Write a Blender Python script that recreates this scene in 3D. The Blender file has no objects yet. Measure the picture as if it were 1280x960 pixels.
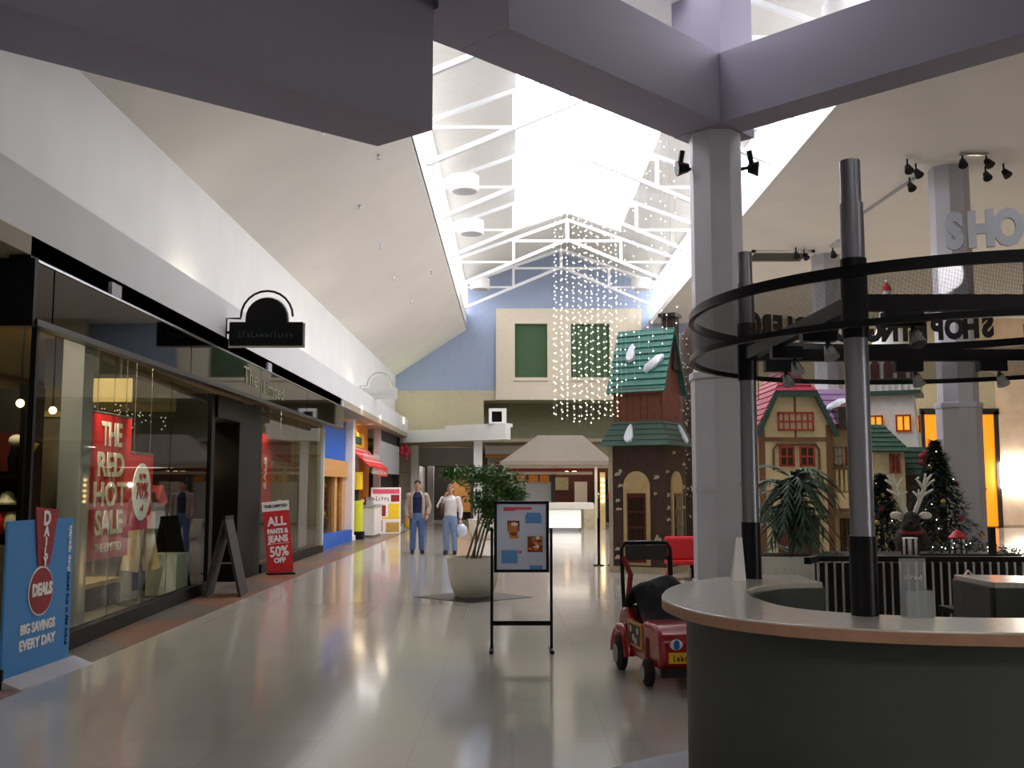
import bpy, bmesh, math, random
from mathutils import Matrix, Vector
from math import sin, cos, pi, radians as R
random.seed(7)
S = bpy.context.scene
COL = S.collection
# ------------------------------------------------------------------ camera, sky, exposure
cam_d = bpy.data.cameras.new('camera'); cam = bpy.data.objects.new('camera', cam_d); COL.objects.link(cam)
cam_d.sensor_width = 36.0; cam_d.lens = 36.0
cam.location = (0, 0, 1.6)
PITCH = math.atan(130/1280)
cam.rotation_euler = (pi/2 + PITCH, 0, 0)
cam_d.clip_end = 300
S.camera = cam
S.view_settings.view_transform = 'Standard'; S.view_settings.look = 'None'
S.view_settings.exposure = 0.0; S.view_settings.gamma = 1.0
S.view_settings.use_curve_mapping = False
W = bpy.data.worlds.new('overcast_sky'); S.world = W; W.use_nodes = True
bg = W.node_tree.nodes['Background']
bg.inputs['Color'].default_value = (0.95, 0.97, 1.0, 1)
SKY = 10.0
bg.inputs['Strength'].default_value = SKY

def lamp(name, kind, loc, power, col=(1, 1, 1), size=0.3, size_y=None, rot=(0, 0, 0), portal=False, spot=None, blend=0.4):
    d = bpy.data.lights.new(name, kind); d.color = col
    if not portal: d.energy = power
    if kind == 'AREA':
        d.size = size
        if size_y: d.shape = 'RECTANGLE'; d.size_y = size_y
        if portal: d.cycles.is_portal = True
    elif kind == 'SPOT':
        d.spot_size = spot; d.spot_blend = blend; d.shadow_soft_size = size
    else:
        d.shadow_soft_size = size
    o = bpy.data.objects.new(name, d); COL.objects.link(o); o.location = loc; o.rotation_euler = rot
    return o
# portals in the glazed openings (they only guide daylight sampling)
lamp('skylight_portal', 'AREA', (1.05, 25.45, 11.3), 0, size=2.1, size_y=22.9, rot=(0, -math.atan(.367), 0), portal=True)
lamp('skylight_portal', 'AREA', (3.0, 25.45, 11.3), 0, size=2.1, size_y=22.9, rot=(0, math.atan(.367), 0), portal=True)
lamp('clerestory_portal', 'AREA', (-2.0, 28.6, 9.65), 0, size=1.0, size_y=29.2, rot=(0, -pi/2, 0), portal=True)
lamp('clerestory_portal', 'AREA', (6.05, 28.6, 9.4), 0, size=1.5, size_y=29.2, rot=(0, pi/2, 0), portal=True)
lamp('atrium_portal', 'AREA', (2.0, -6.0, 8.7), 0, size=3.0, size_y=2.0, rot=(0, 0, 0), portal=True)

# ------------------------------------------------------------------ helpers
def lin(c):
    def f(x):
        x /= 255.0
        return x/12.92 if x <= .04045 else ((x+.055)/1.055)**2.4
    return (f(c[0]), f(c[1]), f(c[2]), 1)
MATS = {}
def mat(name, col, rough=.6, metal=0.0, var=.08, scale=6.0, bump=0.0, emit=0.0, spec=.5, emitcol=None, coat=0.0):
    if name in MATS: return MATS[name]
    m = bpy.data.materials.new(name); m.use_nodes = True
    nt = m.node_tree; b = nt.nodes['Principled BSDF']
    c = lin(col)
    b.inputs['Roughness'].default_value = rough; b.inputs['Metallic'].default_value = metal
    b.inputs['Specular IOR Level'].default_value = spec
    if coat: b.inputs['Coat Weight'].default_value = coat
    if var > 0 or bump > 0:
        tc = nt.nodes.new('ShaderNodeTexCoord'); n = nt.nodes.new('ShaderNodeTexNoise')
        n.inputs['Scale'].default_value = scale; n.inputs['Detail'].default_value = 4
        nt.links.new(tc.outputs['Object'], n.inputs['Vector'])
        r = nt.nodes.new('ShaderNodeValToRGB')
        r.color_ramp.elements[0].position = .3; r.color_ramp.elements[1].position = .7
        r.color_ramp.elements[0].color = tuple(x*(1-var) for x in c[:3]) + (1,)
        r.color_ramp.elements[1].color = tuple(min(1, x*(1+var)) for x in c[:3]) + (1,)
        nt.links.new(n.outputs['Fac'], r.inputs['Fac']); nt.links.new(r.outputs['Color'], b.inputs['Base Color'])
        if bump > 0:
            bp = nt.nodes.new('ShaderNodeBump'); bp.inputs['Strength'].default_value = bump; bp.inputs['Distance'].default_value = .02
            nt.links.new(n.outputs['Fac'], bp.inputs['Height']); nt.links.new(bp.outputs['Normal'], b.inputs['Normal'])
    else:
        b.inputs['Base Color'].default_value = c
    if emit:
        b.inputs['Emission Color'].default_value = lin(emitcol or col); b.inputs['Emission Strength'].default_value = emit
        if emit > 3: m.cycles.emission_sampling = 'NONE'
    MATS[name] = m
    return m
def glass(name, tint=(235, 240, 240), refl=1.45, mirror=.02):
    m = bpy.data.materials.new(name); m.use_nodes = True; nt = m.node_tree; nt.nodes.clear()
    o = nt.nodes.new('ShaderNodeOutputMaterial'); mx = nt.nodes.new('ShaderNodeMixShader')
    t = nt.nodes.new('ShaderNodeBsdfTransparent'); g = nt.nodes.new('ShaderNodeBsdfGlossy'); fr = nt.nodes.new('ShaderNodeFresnel')
    ge = nt.nodes.new('ShaderNodeNewGeometry'); sb = nt.nodes.new('ShaderNodeMath'); sb.operation = 'SUBTRACT'; sb.inputs[0].default_value = 1
    mu = nt.nodes.new('ShaderNodeMath'); mu.operation = 'MULTIPLY'
    nt.links.new(ge.outputs['Backfacing'], sb.inputs[1]); nt.links.new(fr.outputs['Fac'], mu.inputs[0]); nt.links.new(sb.outputs[0], mu.inputs[1])
    t.inputs['Color'].default_value = lin(tint); g.inputs['Roughness'].default_value = mirror; fr.inputs['IOR'].default_value = refl
    nt.links.new(mu.outputs[0], mx.inputs['Fac']); nt.links.new(t.outputs[0], mx.inputs[1]); nt.links.new(g.outputs[0], mx.inputs[2])
    nt.links.new(mx.outputs[0], o.inputs['Surface'])
    MATS[name] = m
    return m

class MB:
    def __init__(s): s.v = []; s.f = []; s.M = None
    def add(s, vs, fs):
        o = len(s.v)
        if s.M is not None: vs = [tuple(s.M @ Vector(p)) for p in vs]
        s.v += [tuple(p) for p in vs]; s.f += [[i+o for i in f] for f in fs]
        return s
    def box(s, x0, x1, y0, y1, z0, z1):
        return s.add([(x0,y0,z0),(x1,y0,z0),(x1,y1,z0),(x0,y1,z0),(x0,y0,z1),(x1,y0,z1),(x1,y1,z1),(x0,y1,z1)],
            [(3,2,1,0),(4,5,6,7),(0,1,5,4),(1,2,6,5),(2,3,7,6),(3,0,4,7)])
    def cbox(s, c, d, rz=0):
        o = s.M; m = Matrix.Translation(c) @ Matrix.Rotation(rz, 4, 'Z'); s.M = m if o is None else o @ m
        s.box(-d[0]/2, d[0]/2, -d[1]/2, d[1]/2, -d[2]/2, d[2]/2); s.M = o
        return s
    def prism(s, poly, z0, z1):
        n = len(poly)
        return s.add([(p[0],p[1],z0) for p in poly]+[(p[0],p[1],z1) for p in poly],
            [tuple(range(n-1,-1,-1)), tuple(range(n,2*n))]+[(i,(i+1)%n,(i+1)%n+n,i+n) for i in range(n)])
    def ring(s, outer, inner, z0, z1, closed=True):
        n = len(outer); V = []
        for z in (z0, z1):
            V += [(p[0],p[1],z) for p in outer]+[(p[0],p[1],z) for p in inner]
        F = []
        for i in range(n if closed else n-1):
            j = (i+1) % n
            F += [(i,j,n+j,n+i)[::-1],(2*n+i,2*n+j,3*n+j,3*n+i),(i,j,2*n+j,2*n+i),(n+j,n+i,3*n+i,3*n+j)]
        if not closed:
            F += [(0,2*n,3*n,n),(n-1,2*n-1,4*n-1,3*n-1)]
        return s.add(V, F)
    def tube(s, pts, r, n=8, cap=True, ell=None):
        pts = [Vector(p) for p in pts]; k = len(pts)
        rs = [r]*k if isinstance(r, (int, float)) else list(r)
        V = []; up = None
        for i, p in enumerate(pts):
            d = (pts[min(i+1,k-1)]-pts[max(i-1,0)])
            if d.length < 1e-9: d = Vector((0,0,1))
            d.normalize()
            if up is None:
                up = Vector((0,0,1)) if abs(d.z) < .9 else Vector((1,0,0))
            a = (up - d*up.dot(d))
            if a.length < 1e-6: a = d.orthogonal()
            a.normalize(); b = d.cross(a); up = a
            for j in range(n):
                t = 2*pi*j/n
                V.append(tuple(p + (a*cos(t) + b*sin(t))*rs[i]))
        F = [(i*n+j, i*n+(j+1)%n, (i+1)*n+(j+1)%n, (i+1)*n+j) for i in range(k-1) for j in range(n)]
        if cap: F += [tuple(range(n-1,-1,-1)), tuple(range((k-1)*n, k*n))]
        return s.add(V, F)
    def bar(s, p0, p1, w, h=None):
        h = h or w; p0 = Vector(p0); p1 = Vector(p1); d = (p1-p0).normalized()
        up = Vector((0,0,1)) if abs(d.z) < .99 else Vector((0,1,0))
        a = d.cross(up).normalized(); b = a.cross(d).normalized()
        V = []
        for p in (p0, p1):
            for sa, sb in ((-1,-1),(1,-1),(1,1),(-1,1)): V.append(tuple(p + a*sa*w/2 + b*sb*h/2))
        return s.add(V, [(0,1,2,3)[::-1],(4,5,6,7),(0,1,5,4),(1,2,6,5),(2,3,7,6),(3,0,4,7)])
    def lathe(s, prof, n=24, c=(0,0,0), sx=1, sy=1):
        k = len(prof); V = [(c[0]+r*cos(2*pi*j/n)*sx, c[1]+r*sin(2*pi*j/n)*sy, c[2]+z) for r, z in prof for j in range(n)]
        F = [(i*n+j, i*n+(j+1)%n, (i+1)*n+(j+1)%n, (i+1)*n+j) for i in range(k-1) for j in range(n)]
        F += [tuple(range(n-1,-1,-1)), tuple(range((k-1)*n, k*n))]
        return s.add(V, F)
    def ball(s, c, r, n=10, k=6):
        if isinstance(r, (int, float)): r = (r, r, r)
        prof = [(max(.02, sin(pi*i/k)), -cos(pi*i/k)) for i in range(k+1)]
        V = [(c[0]+a*cos(2*pi*j/n)*r[0], c[1]+a*sin(2*pi*j/n)*r[1], c[2]+z*r[2]) for a, z in prof for j in range(n)]
        F = [(i*n+j, i*n+(j+1)%n, (i+1)*n+(j+1)%n, (i+1)*n+j) for i in range(k) for j in range(n)]
        F += [tuple(range(n-1,-1,-1)), tuple(range(k*n, (k+1)*n))]
        return s.add(V, F)
    def octa(s, c, r):
        x, y, z = c
        return s.add([(x+r,y,z),(x-r,y,z),(x,y+r,z),(x,y-r,z),(x,y,z+r),(x,y,z-r)], [(0,2,4),(2,1,4),(1,3,4),(3,0,4),(2,0,5),(1,2,5),(3,1,5),(0,3,5)])
    def build(s, name, m, parent=None, smooth=0, bevel=0, **k):
        me = bpy.data.meshes.new(name); me.from_pydata(s.v, [], s.f); me.update()
        o = bpy.data.objects.new(name, me); COL.objects.link(o)
        if m: me.materials.append(MATS[m] if isinstance(m, str) else m)
        if smooth:
            me.polygons.foreach_set('use_smooth', [True]*len(me.polygons)); me.set_sharp_from_angle(angle=R(smooth))
        if bevel:
            b = o.modifiers.new('bevel', 'BEVEL'); b.width = bevel; b.segments = 2; b.limit_method = 'ANGLE'
        if parent: o.parent = parent
        for kk, vv in k.items(): o[kk] = vv
        return o
def B(*a): return MB().box(*a)
def thing(name, label, cat, loc=(0,0,0), rz=0, group=None):
    o = bpy.data.objects.new(name, None); COL.objects.link(o); o.location = loc; o.rotation_euler = (0,0,rz)
    o.empty_display_size = .2
    o['label'] = label; o['category'] = cat
    if group: o['group'] = group
    return o
def tag(o, label, cat, group=None):
    o['label'] = label; o['category'] = cat
    if group: o['group'] = group
    return o
def struct(name, mb, m, parent=None, **k):
    o = mb.build(name, m, parent, **k)
    o['kind'] = 'structure'
    return o
def dup(root, loc, rz=None, label=None):
    r = root.copy(); COL.objects.link(r); r.location = loc
    if rz is not None: r.rotation_euler = (0,0,rz)
    if label: r['label'] = label
    for ch in list(root.children):
        c = ch.copy(); COL.objects.link(c); c.parent = r
        for g in ch.children:
            d = g.copy(); COL.objects.link(d); d.parent = c
    return r
def text(body, size, m, parent, loc, rot, name='lettering', ext=.004, off=0.0, sx=1.0, align='CENTER', shear=0, back=None):
    cu = bpy.data.curves.new('t', 'FONT'); cu.body = body; cu.size = size; cu.extrude = ext; cu.offset = off
    cu.align_x = align; cu.align_y = 'CENTER'; cu.shear = shear; cu.resolution_u = 3
    t = bpy.data.objects.new('t', cu); COL.objects.link(t)
    bpy.context.view_layer.update()
    me = bpy.data.meshes.new_from_object(t.evaluated_get(bpy.context.evaluated_depsgraph_get()))
    bpy.data.objects.remove(t)
    me.name = name; me.materials.clear(); me.materials.append(MATS[m])
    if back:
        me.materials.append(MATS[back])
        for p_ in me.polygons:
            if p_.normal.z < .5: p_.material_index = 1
    o = bpy.data.objects.new(name, me); COL.objects.link(o); o.parent = parent
    o.location = loc; o.rotation_euler = rot; o.scale = (sx, 1, 1)
    return o
FACE_X = (pi/2, 0, pi/2)       # lettering that faces the corridor from the left wall
FACE_C = (pi/2, 0, 0)          # lettering that faces the camera side (-Y)
def scribble(mb, x0, x1, z, h, y, seed=0):
    # a run of tiny illegible letter strokes in the XZ plane at depth y
    rr = random.Random(seed); x = x0
    while x < x1:
        w = h*rr.uniform(.35, .6)
        mb.box(x, x+h*.16, y-.003, y, z, z+h*rr.choice((.7, 1)))
        if rr.random() < .8: mb.box(x, x+w, y-.003, y, z+h*rr.choice((0, .42)), z+h*.16+h*.42*rr.choice((0, 1)))
        x += w + h*.22
# ------------------------------------------------------------------ materials
mat('white_paint', (226,226,222), .55, var=.03, scale=1.2)
mat('ceiling_paint', (232,229,222), .8, var=.03, scale=.8)
mat('grey_paint', (168,168,172), .6, var=.04, scale=1)
mat('truss_white', (235,238,240), .45, var=.02)
mat('roof_panel', (206,206,202), .7, var=.03)
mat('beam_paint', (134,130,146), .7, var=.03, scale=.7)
mat('column_paint', (184,182,190), .5, var=.04, scale=1)
mat('black', (11,11,12), .5, var=.1, spec=.2)
mat('black_metal', (20,20,24), .35, .6, var=.1)
mat('dark_frame', (38,36,34), .35, var=.1)
mat('gunmetal', (128,127,136), .34, .6, var=.05, scale=3)
mat('steel', (175,178,182), .25, .9, var=.04)
mat('letter_silver', (206,212,226), .3, .25, var=.03)
mat('wood_edge', (176,132,104), .45, var=.12, scale=14)
mat('counter_top', (205,198,186), .22, var=.06, scale=30, coat=.3)
mat('counter_panel', (74,78,73), .6, var=.05, scale=2)
mat('blue_wall', (152,166,192), .8, var=.04)
mat('beige_wall', (188,180,152), .8, var=.04)
mat('sand_trim', (204,194,172), .7, var=.03)
mat('green_wall', (62,88,58), .8, var=.06)
mat('olive_wall', (128,128,100), .8, var=.06)
mat('stone_wall', (222,200,178), .6, var=.14, scale=1.3)
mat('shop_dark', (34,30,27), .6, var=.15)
mat('shop_wall', (126,112,90), .7, var=.1, scale=1)
mat('shop_ceiling', (150,140,118), .7, var=.08)
mat('shop_floor', (120,112,100), .35, var=.12, scale=2)
mat('tan_board', (196,172,120), .6, var=.1)
mat('red', (206,26,34), .5, var=.06)
mat('crimson', (150,24,40), .5, var=.06)
mat('white_print', (244,238,234), .5, var=.02)
mat('cream_print', (240,226,200), .5, var=.03)
mat('sky_blue', (52,134,200), .45, var=.05)
mat('deep_blue', (22,92,190), .5, var=.05)
mat('navy', (24,30,72), .8, var=.12, scale=20)
mat('orange', (226,138,40), .55, var=.08)
mat('tan_wood', (206,150,86), .55, var=.14, scale=9)
mat('yellow', (246,206,30), .5, var=.05)
mat('lime', (214,220,40), .5, var=.05)
mat('pink', (226,86,110), .5, var=.05)
mat('planter_white', (232,228,214), .4, var=.05, scale=4)
mat('soil', (48,38,30), .95, var=.3, scale=40)
mat('bark', (142,118,84), .8, var=.2, scale=30, bump=.3)
mat('leaf', (78,126,62), .5, var=.35, scale=5)
mat('leaf_light', (120,160,70), .5, var=.3, scale=5)
mat('pine', (22,46,34), .7, var=.4, scale=9)
mat('palm_leaf', (60,86,64), .5, var=.35, scale=7)
mat('cloth_black', (16,16,19), .85, var=.2, scale=30)
mat('car_red', (168,22,26), .22, var=.05, coat=.5)
mat('tyre', (30,29,28), .75, var=.12)
mat('roof_green', (52,116,102), .6, var=.14, scale=7)
mat('roof_green_dark', (48,80,66), .6, var=.14, scale=7)
mat('boards_brown', (118,68,46), .6, var=.2, scale=6)
mat('tower_brown', (70,50,42), .7, var=.2, scale=5)
mat('door_red', (88,32,26), .4, var=.15)
mat('snow', (232,238,246), .7, var=.03)
mat('stone_cream', (182,172,144), .7, var=.12)
mat('cottage_cream', (224,204,158), .7, var=.07)
mat('timber', (122,84,52), .6, var=.16, scale=12)
mat('roof_red', (150,42,64), .55, var=.16, scale=9)
mat('roof_purple', (150,120,160), .6, var=.12)
mat('frame_red', (176,58,30), .5, var=.1)
mat('window_gold', (240,170,50), .5, var=.1, emit=.8)
mat('window_dark', (46,34,28), .2, var=.1)
mat('mill_white', (226,224,218), .7, var=.06)
mat('gold', (220,180,90), .35, .5, var=.08)
mat('antler', (226,220,206), .7, var=.08)
mat('reindeer_fur', (34,24,19), .9, var=.25, scale=25)
mat('skin', (206,156,130), .55, var=.05)
mat('hair_dark', (42,33,28), .8, var=.2, scale=40)
mat('hair_fair', (132,98,62), .8, var=.2, scale=40)
mat('denim', (86,112,160), .85, var=.14, scale=24)
mat('denim_pale', (128,152,190), .85, var=.14, scale=24)
mat('jacket', (178,160,146), .85, var=.1, scale=16)
mat('shirt_white', (232,228,226), .8, var=.05, scale=16)
mat('shoe', (26,24,24), .6, var=.1)
mat('leather', (74,32,36), .55, var=.12)
mat('bag_white', (206,218,236), .4, var=.1, scale=10)
mat('bread', (196,132,70), .6, var=.25, scale=14)
mat('meat', (140,60,40), .6, var=.3, scale=20)
mat('poster_blue', (204,211,230), .35, var=.04)
mat('panel_blue', (92,150,212), .4, var=.08)
mat('awning_red', (222,50,54), .6, var=.06)
mat('awning_pink', (240,150,150), .6, var=.05)
mat('plank', (176,150,112), .35, var=.14, scale=3)
mat('garment_tan', (214,190,140), .8, var=.08)
mat('shutter', (190,192,188), .4, var=.04)
mat('canopy', (144,134,122), .7, var=.04)
mat('lamp_warm', (255,214,150), .5, var=0, emit=9)
mat('lamp_white', (255,250,240), .5, var=0, emit=12)
mat('lamp_panel', (255,236,206), .5, var=0, emit=5)
mat('bulb', (255,248,230), .5, var=0, emit=3.2)
mat('bead', (255,246,225), .3, var=0, emit=1.1)
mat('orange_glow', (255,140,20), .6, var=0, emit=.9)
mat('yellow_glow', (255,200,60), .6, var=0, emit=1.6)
mat('lit_counter', (240,238,230), .5, var=0, emit=.6)
glass('pane_clear', (243,241,243), 1.5)
glass('pane_shop', (224,228,220), 1.27)
glass('pane_dark', (20,24,26), 1.75, .03)
glass('acrylic', (170,178,184), 1.5)
def frosted():
    m = bpy.data.materials.new('frosted_acrylic'); m.use_nodes = True; nt = m.node_tree; b = nt.nodes['Principled BSDF']
    b.inputs['Base Color'].default_value = lin((190,196,200)); b.inputs['Roughness'].default_value = .25
    o = nt.nodes['Material Output']; t = nt.nodes.new('ShaderNodeBsdfTransparent'); mx = nt.nodes.new('ShaderNodeMixShader'); mx.inputs['Fac'].default_value = .7
    nt.links.new(b.outputs[0], mx.inputs[1]); nt.links.new(t.outputs[0], mx.inputs[2]); nt.links.new(mx.outputs[0], o.inputs['Surface'])
    MATS['frosted'] = m
frosted()
# floor: polished vinyl tile with faint mottling
def floor_mat():
    m = bpy.data.materials.new('polished_floor'); m.use_nodes = True; nt = m.node_tree; b = nt.nodes['Principled BSDF']
    tc = nt.nodes.new('ShaderNodeTexCoord'); br = nt.nodes.new('ShaderNodeTexBrick')
    br.offset = 0; br.inputs['Scale'].default_value = 1.0
    br.inputs['Brick Width'].default_value = .61; br.inputs['Row Height'].default_value = .61
    br.inputs['Mortar Size'].default_value = .003
    br.inputs['Color1'].default_value = lin((186,180,172)); br.inputs['Color2'].default_value = lin((182,176,168)); br.inputs['Mortar'].default_value = lin((170,165,158))
    nt.links.new(tc.outputs['Object'], br.inputs['Vector'])
    n = nt.nodes.new('ShaderNodeTexNoise'); n.inputs['Scale'].default_value = .8; n.inputs['Detail'].default_value = 5
    nt.links.new(tc.outputs['Object'], n.inputs['Vector'])
    mr = nt.nodes.new('ShaderNodeMapRange'); mr.inputs['To Min'].default_value = .08; mr.inputs['To Max'].default_value = .16
    nt.links.new(n.outputs['Fac'], mr.inputs['Value']); nt.links.new(mr.outputs['Result'], b.inputs['Roughness'])
    nt.links.new(br.outputs['Color'], b.inputs['Base Color'])
    bp = nt.nodes.new('ShaderNodeBump'); bp.inputs['Strength'].default_value = .02
    n2 = nt.nodes.new('ShaderNodeTexNoise'); n2.inputs['Scale'].default_value = 1.4; n2.inputs['Detail'].default_value = 1
    nt.links.new(tc.outputs['Object'], n2.inputs['Vector'])
    nt.links.new(n2.outputs['Fac'], bp.inputs['Height']); nt.links.new(bp.outputs['Normal'], b.inputs['Normal'])
    b.inputs['Coat Weight'].default_value = .15; b.inputs['Coat Roughness'].default_value = .06
    MATS['floor'] = m
floor_mat()
def border_mat():
    m = bpy.data.materials.new('border_tile'); m.use_nodes = True; nt = m.node_tree; b = nt.nodes['Principled BSDF']
    tc = nt.nodes.new('ShaderNodeTexCoord'); ch = nt.nodes.new('ShaderNodeTexChecker')
    mp = nt.nodes.new('ShaderNodeMapping'); mp.inputs['Rotation'].default_value = (0, 0, pi/4); mp.inputs['Scale'].default_value = (.42, .42, .42)
    nt.links.new(tc.outputs['Object'], mp.inputs['Vector']); nt.links.new(mp.outputs[0], ch.inputs['Vector'])
    ch.inputs['Scale'].default_value = 1.0
    ch.inputs['Color1'].default_value = lin((134,98,80)); ch.inputs['Color2'].default_value = lin((108,98,90))
    nt.links.new(ch.outputs['Color'], b.inputs['Base Color']); b.inputs['Roughness'].default_value = .28
    MATS['border'] = m
border_mat()
def mesh_mat():
    m = bpy.data.materials.new('perforated_metal'); m.use_nodes = True; nt = m.node_tree; b = nt.nodes['Principled BSDF']
    b.inputs['Base Color'].default_value = lin((28,27,30)); b.inputs['Roughness'].default_value = .5; b.inputs['Metallic'].default_value = .3
    o = nt.nodes['Material Output']; t = nt.nodes.new('ShaderNodeBsdfTransparent'); mx = nt.nodes.new('ShaderNodeMixShader')
    uv = nt.nodes.new('ShaderNodeTexCoord'); mp = nt.nodes.new('ShaderNodeMapping'); mp.inputs['Scale'].default_value = (230, 230, 230)
    v = nt.nodes.new('ShaderNodeTexVoronoi'); v.inputs['Scale'].default_value = 1; v.inputs['Randomness'].default_value = 0
    lt = nt.nodes.new('ShaderNodeMath'); lt.operation = 'LESS_THAN'; lt.inputs[1].default_value = .35
    nt.links.new(uv.outputs['UV'], mp.inputs['Vector']); nt.links.new(mp.outputs[0], v.inputs['Vector']); nt.links.new(v.outputs['Distance'], lt.inputs[0])
    nt.links.new(lt.outputs[0], mx.inputs['Fac']); nt.links.new(b.outputs[0], mx.inputs[1]); nt.links.new(t.outputs[0], mx.inputs[2])
    nt.links.new(mx.outputs[0], o.inputs['Surface'])
    MATS['perforated'] = m
mesh_mat()
# ================================================================== THE BUILDING
struct('floor', B(-14, 27, -14, 62, -.2, 0), 'floor')
XW = -4.95; XE0 = -1.95; XE1 = 5.95; XC = 2.03; YE = 43.3
# left side: upper wall, bulkhead over the shops, sloped ceiling
struct('wall_left', B(XW-.2, XW, -4, YE, 3.9, 6.6), 'white_paint')
struct('wall_left', B(XW-.2, XW, -14, 7.6, 0, 6.6), 'white_paint')
struct('trim_1', MB().prism([(-4.4,7.4),(-4.4,YE),(XW,YE),(XW,7.4)][::-1], 3.9, 4.47), mat('bulkhead_paint',(206,206,206),.6,var=.03,scale=1))
def slab(p, t=.12):
    return MB().add([(x,y,z) for x,y,z in p]+[(x,y,z+t) for x,y,z in p], [(3,2,1,0),(4,5,6,7),(0,1,5,4),(1,2,6,5),(2,3,7,6),(3,0,4,7)])
struct('ceiling', slab([(XW-.1,-4,6.28),(XE0,-4,8.33),(XE0,YE,8.33),(XW-.1,YE,6.28)]), 'ceiling_paint')
struct('trim_2', B(XE0-.12, XE0, 4, YE, 8.34, 9.02), 'white_paint')
# right side flat ceiling
struct('ceiling', B(XE1, 27, 4, YE, 8.6, 8.75), 'ceiling_paint')
struct('trim_3', B(XE1-.02, XE1+.1, 13.4, YE, 8.56, 8.78), 'white_paint')
# roof over the nave: opaque slopes, glazed ridge
def rz(x): return 10.25 + .367*((x-XE0) if x < XC else (XE1-x))
for x0, x1 in ((XE0-.25, .1), (3.96, XE1+.25)):
    struct('ceiling', slab([(x0,8,rz(x0)),(x1,8,rz(x1)),(x1,YE+.3,rz(x1)),(x0,YE+.3,rz(x0))]), 'roof_panel')
struct('ceiling', slab([(.1,8,rz(.1)),(XC,8,rz(XC)),(XC,14,rz(XC)),(.1,14,rz(.1))]), 'roof_panel')
struct('ceiling', slab([(XC,8,rz(XC)),(3.96,8,rz(3.96)),(3.96,14,rz(3.96)),(XC,14,rz(XC))]), 'roof_panel')
def window(n, loc=(0,0,0)):
    o = bpy.data.objects.new('window_%d' % n, None); COL.objects.link(o); o.location = loc; o['kind'] = 'structure'
    return o
TY = [14.0+4.68*k for k in range(-0, 7)]         # roof bays
TYS = [13.45, 18.1, 22.8, 27.5, 32.2, 36.9, 41.6]
bays = [14.0, 18.1, 22.8, 27.5, 32.2, 36.9, 41.6, YE]
w1 = window(1); w2 = window(2); w3 = window(3)
for a, b in zip(bays[:-1], bays[1:]):
    for x0, x1 in ((.1, XC), (XC, 3.96)):
        if a > 36: struct('ceiling', slab([(x0,a,rz(x0)),(x1,a,rz(x1)),(x1,YE+.3,rz(x1)),(x0,YE+.3,rz(x0))]), 'roof_panel') if a < 40 else 0; continue
        for k in range(2):
            ya = a+(b-a)*k/2+.015; yb = a+(b-a)*(k+1)/2-.015
            slab([(x0,ya,rz(x0)),(x1,ya,rz(x1)),(x1,yb,rz(x1)),(x0,yb,rz(x0))], .02).build('pane', 'pane_clear', w1)
            if x0 == .1: MB().bar((.1,ya-.015,rz(.1)+.03),(XC,ya-.015,rz(XC)+.03),.03,.05).bar((XC,ya-.015,rz(XC)+.03),(3.96,ya-.015,rz(.1)+.03),.03,.05).build('glazing_bar', 'truss_white', w1)
    for w, x, z0, z1 in ((w2, XE0-.05, 9.02, 10.2), (w3, XE1+.05, 8.75, 10.2)):
        for k in range(3):
            ya = a+(b-a)*k/3+.03; yb = a+(b-a)*(k+1)/3-.03
            B(x-.01, x+.01, ya, yb, z0+.04, z1-.04).build('pane', 'pane_clear', w)
            B(x-.03, x+.03, ya-.06, ya, z0, z1).build('mullion', 'truss_white', w)
for w, x, z0, z1 in ((w2, XE0-.05, 9.0, 10.2), (w3, XE1+.05, 8.74, 10.2)):
    B(x-.05, x+.05, 8, YE, z1-.05, z1+.06).build('head_rail', 'truss_white', w)
MB().tube([(XC,8,rz(XC)-.02),(XC,YE,rz(XC)-.02)], .05, 6).build('ridge_beam', 'truss_white', w1)
struct('wall_left', B(XE0-.1, XE0, 8, 14, 9.0, 10.3), 'roof_panel'); struct('wall_right', B(XE1, XE1+.1, 8, 14, 8.6, 10.3), 'roof_panel')
# roof trusses, each a thing
def truss(y):
    t = thing('roof_truss', 'x', 'truss', (XC, y, 8.95), group='white roof trusses under the skylight')
    L = 3.93; H0 = .05; top = 2.47
    def tz(x): return 1.05 + (top-1.05)*(1-abs(x)/L)
    def bz(x): return H0 + 1.68*(1-abs(x)/L)
    for s in (-1, 1):
        MB().bar((s*L,0,tz(L)),(0,0,top), .1).build('top_chord', 'truss_white', t)
        MB().bar((s*L,0,bz(L)),(0,0,bz(0)), .11).build('bottom_chord', 'truss_white', t)
        MB().bar((s*L,0,0),(s*L,0,tz(L)), .12).build('post', 'truss_white', t)
        xs = 1.97
        MB().bar((s*xs,0,bz(xs)),(s*xs,0,tz(xs)), .1).build('strut', 'truss_white', t)
        MB().bar((s*L,0,bz(xs)),(s*xs,0,bz(xs)), .07).build('tie', 'truss_white', t)
    MB().bar((-1.97,0,tz(1.97)-.08),(1.97,0,tz(1.97)-.08), .09).build('tie', 'truss_white', t)
    MB().bar((0,0,bz(0)),(0,0,top), .12).build('strut', 'truss_white', t)
    return t
t0 = truss(TYS[0])
ords = ['nearest, cut off by the beams', 'second', 'third', 'fourth', 'fifth', 'sixth, clear above the light curtain', 'last, against the blue gable']
t0['label'] = 'white roof truss closest to the camera, cut off by the grey beams'
lab = ['white roof truss just beyond the grey column and beams', 'white roof truss third from the near end, lost in the skylight glare',
       'white roof truss fourth from the near end, above the nearest visible drum lamp', 'white roof truss third from the blue end wall',
       'large white roof truss with its whole gable shape clear behind the light strings', 'farthest white roof truss just in front of the blue gable wall']
for y, l in zip(TYS[1:], lab): dup(t0, (XC, y, 8.95), label=l)
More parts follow.
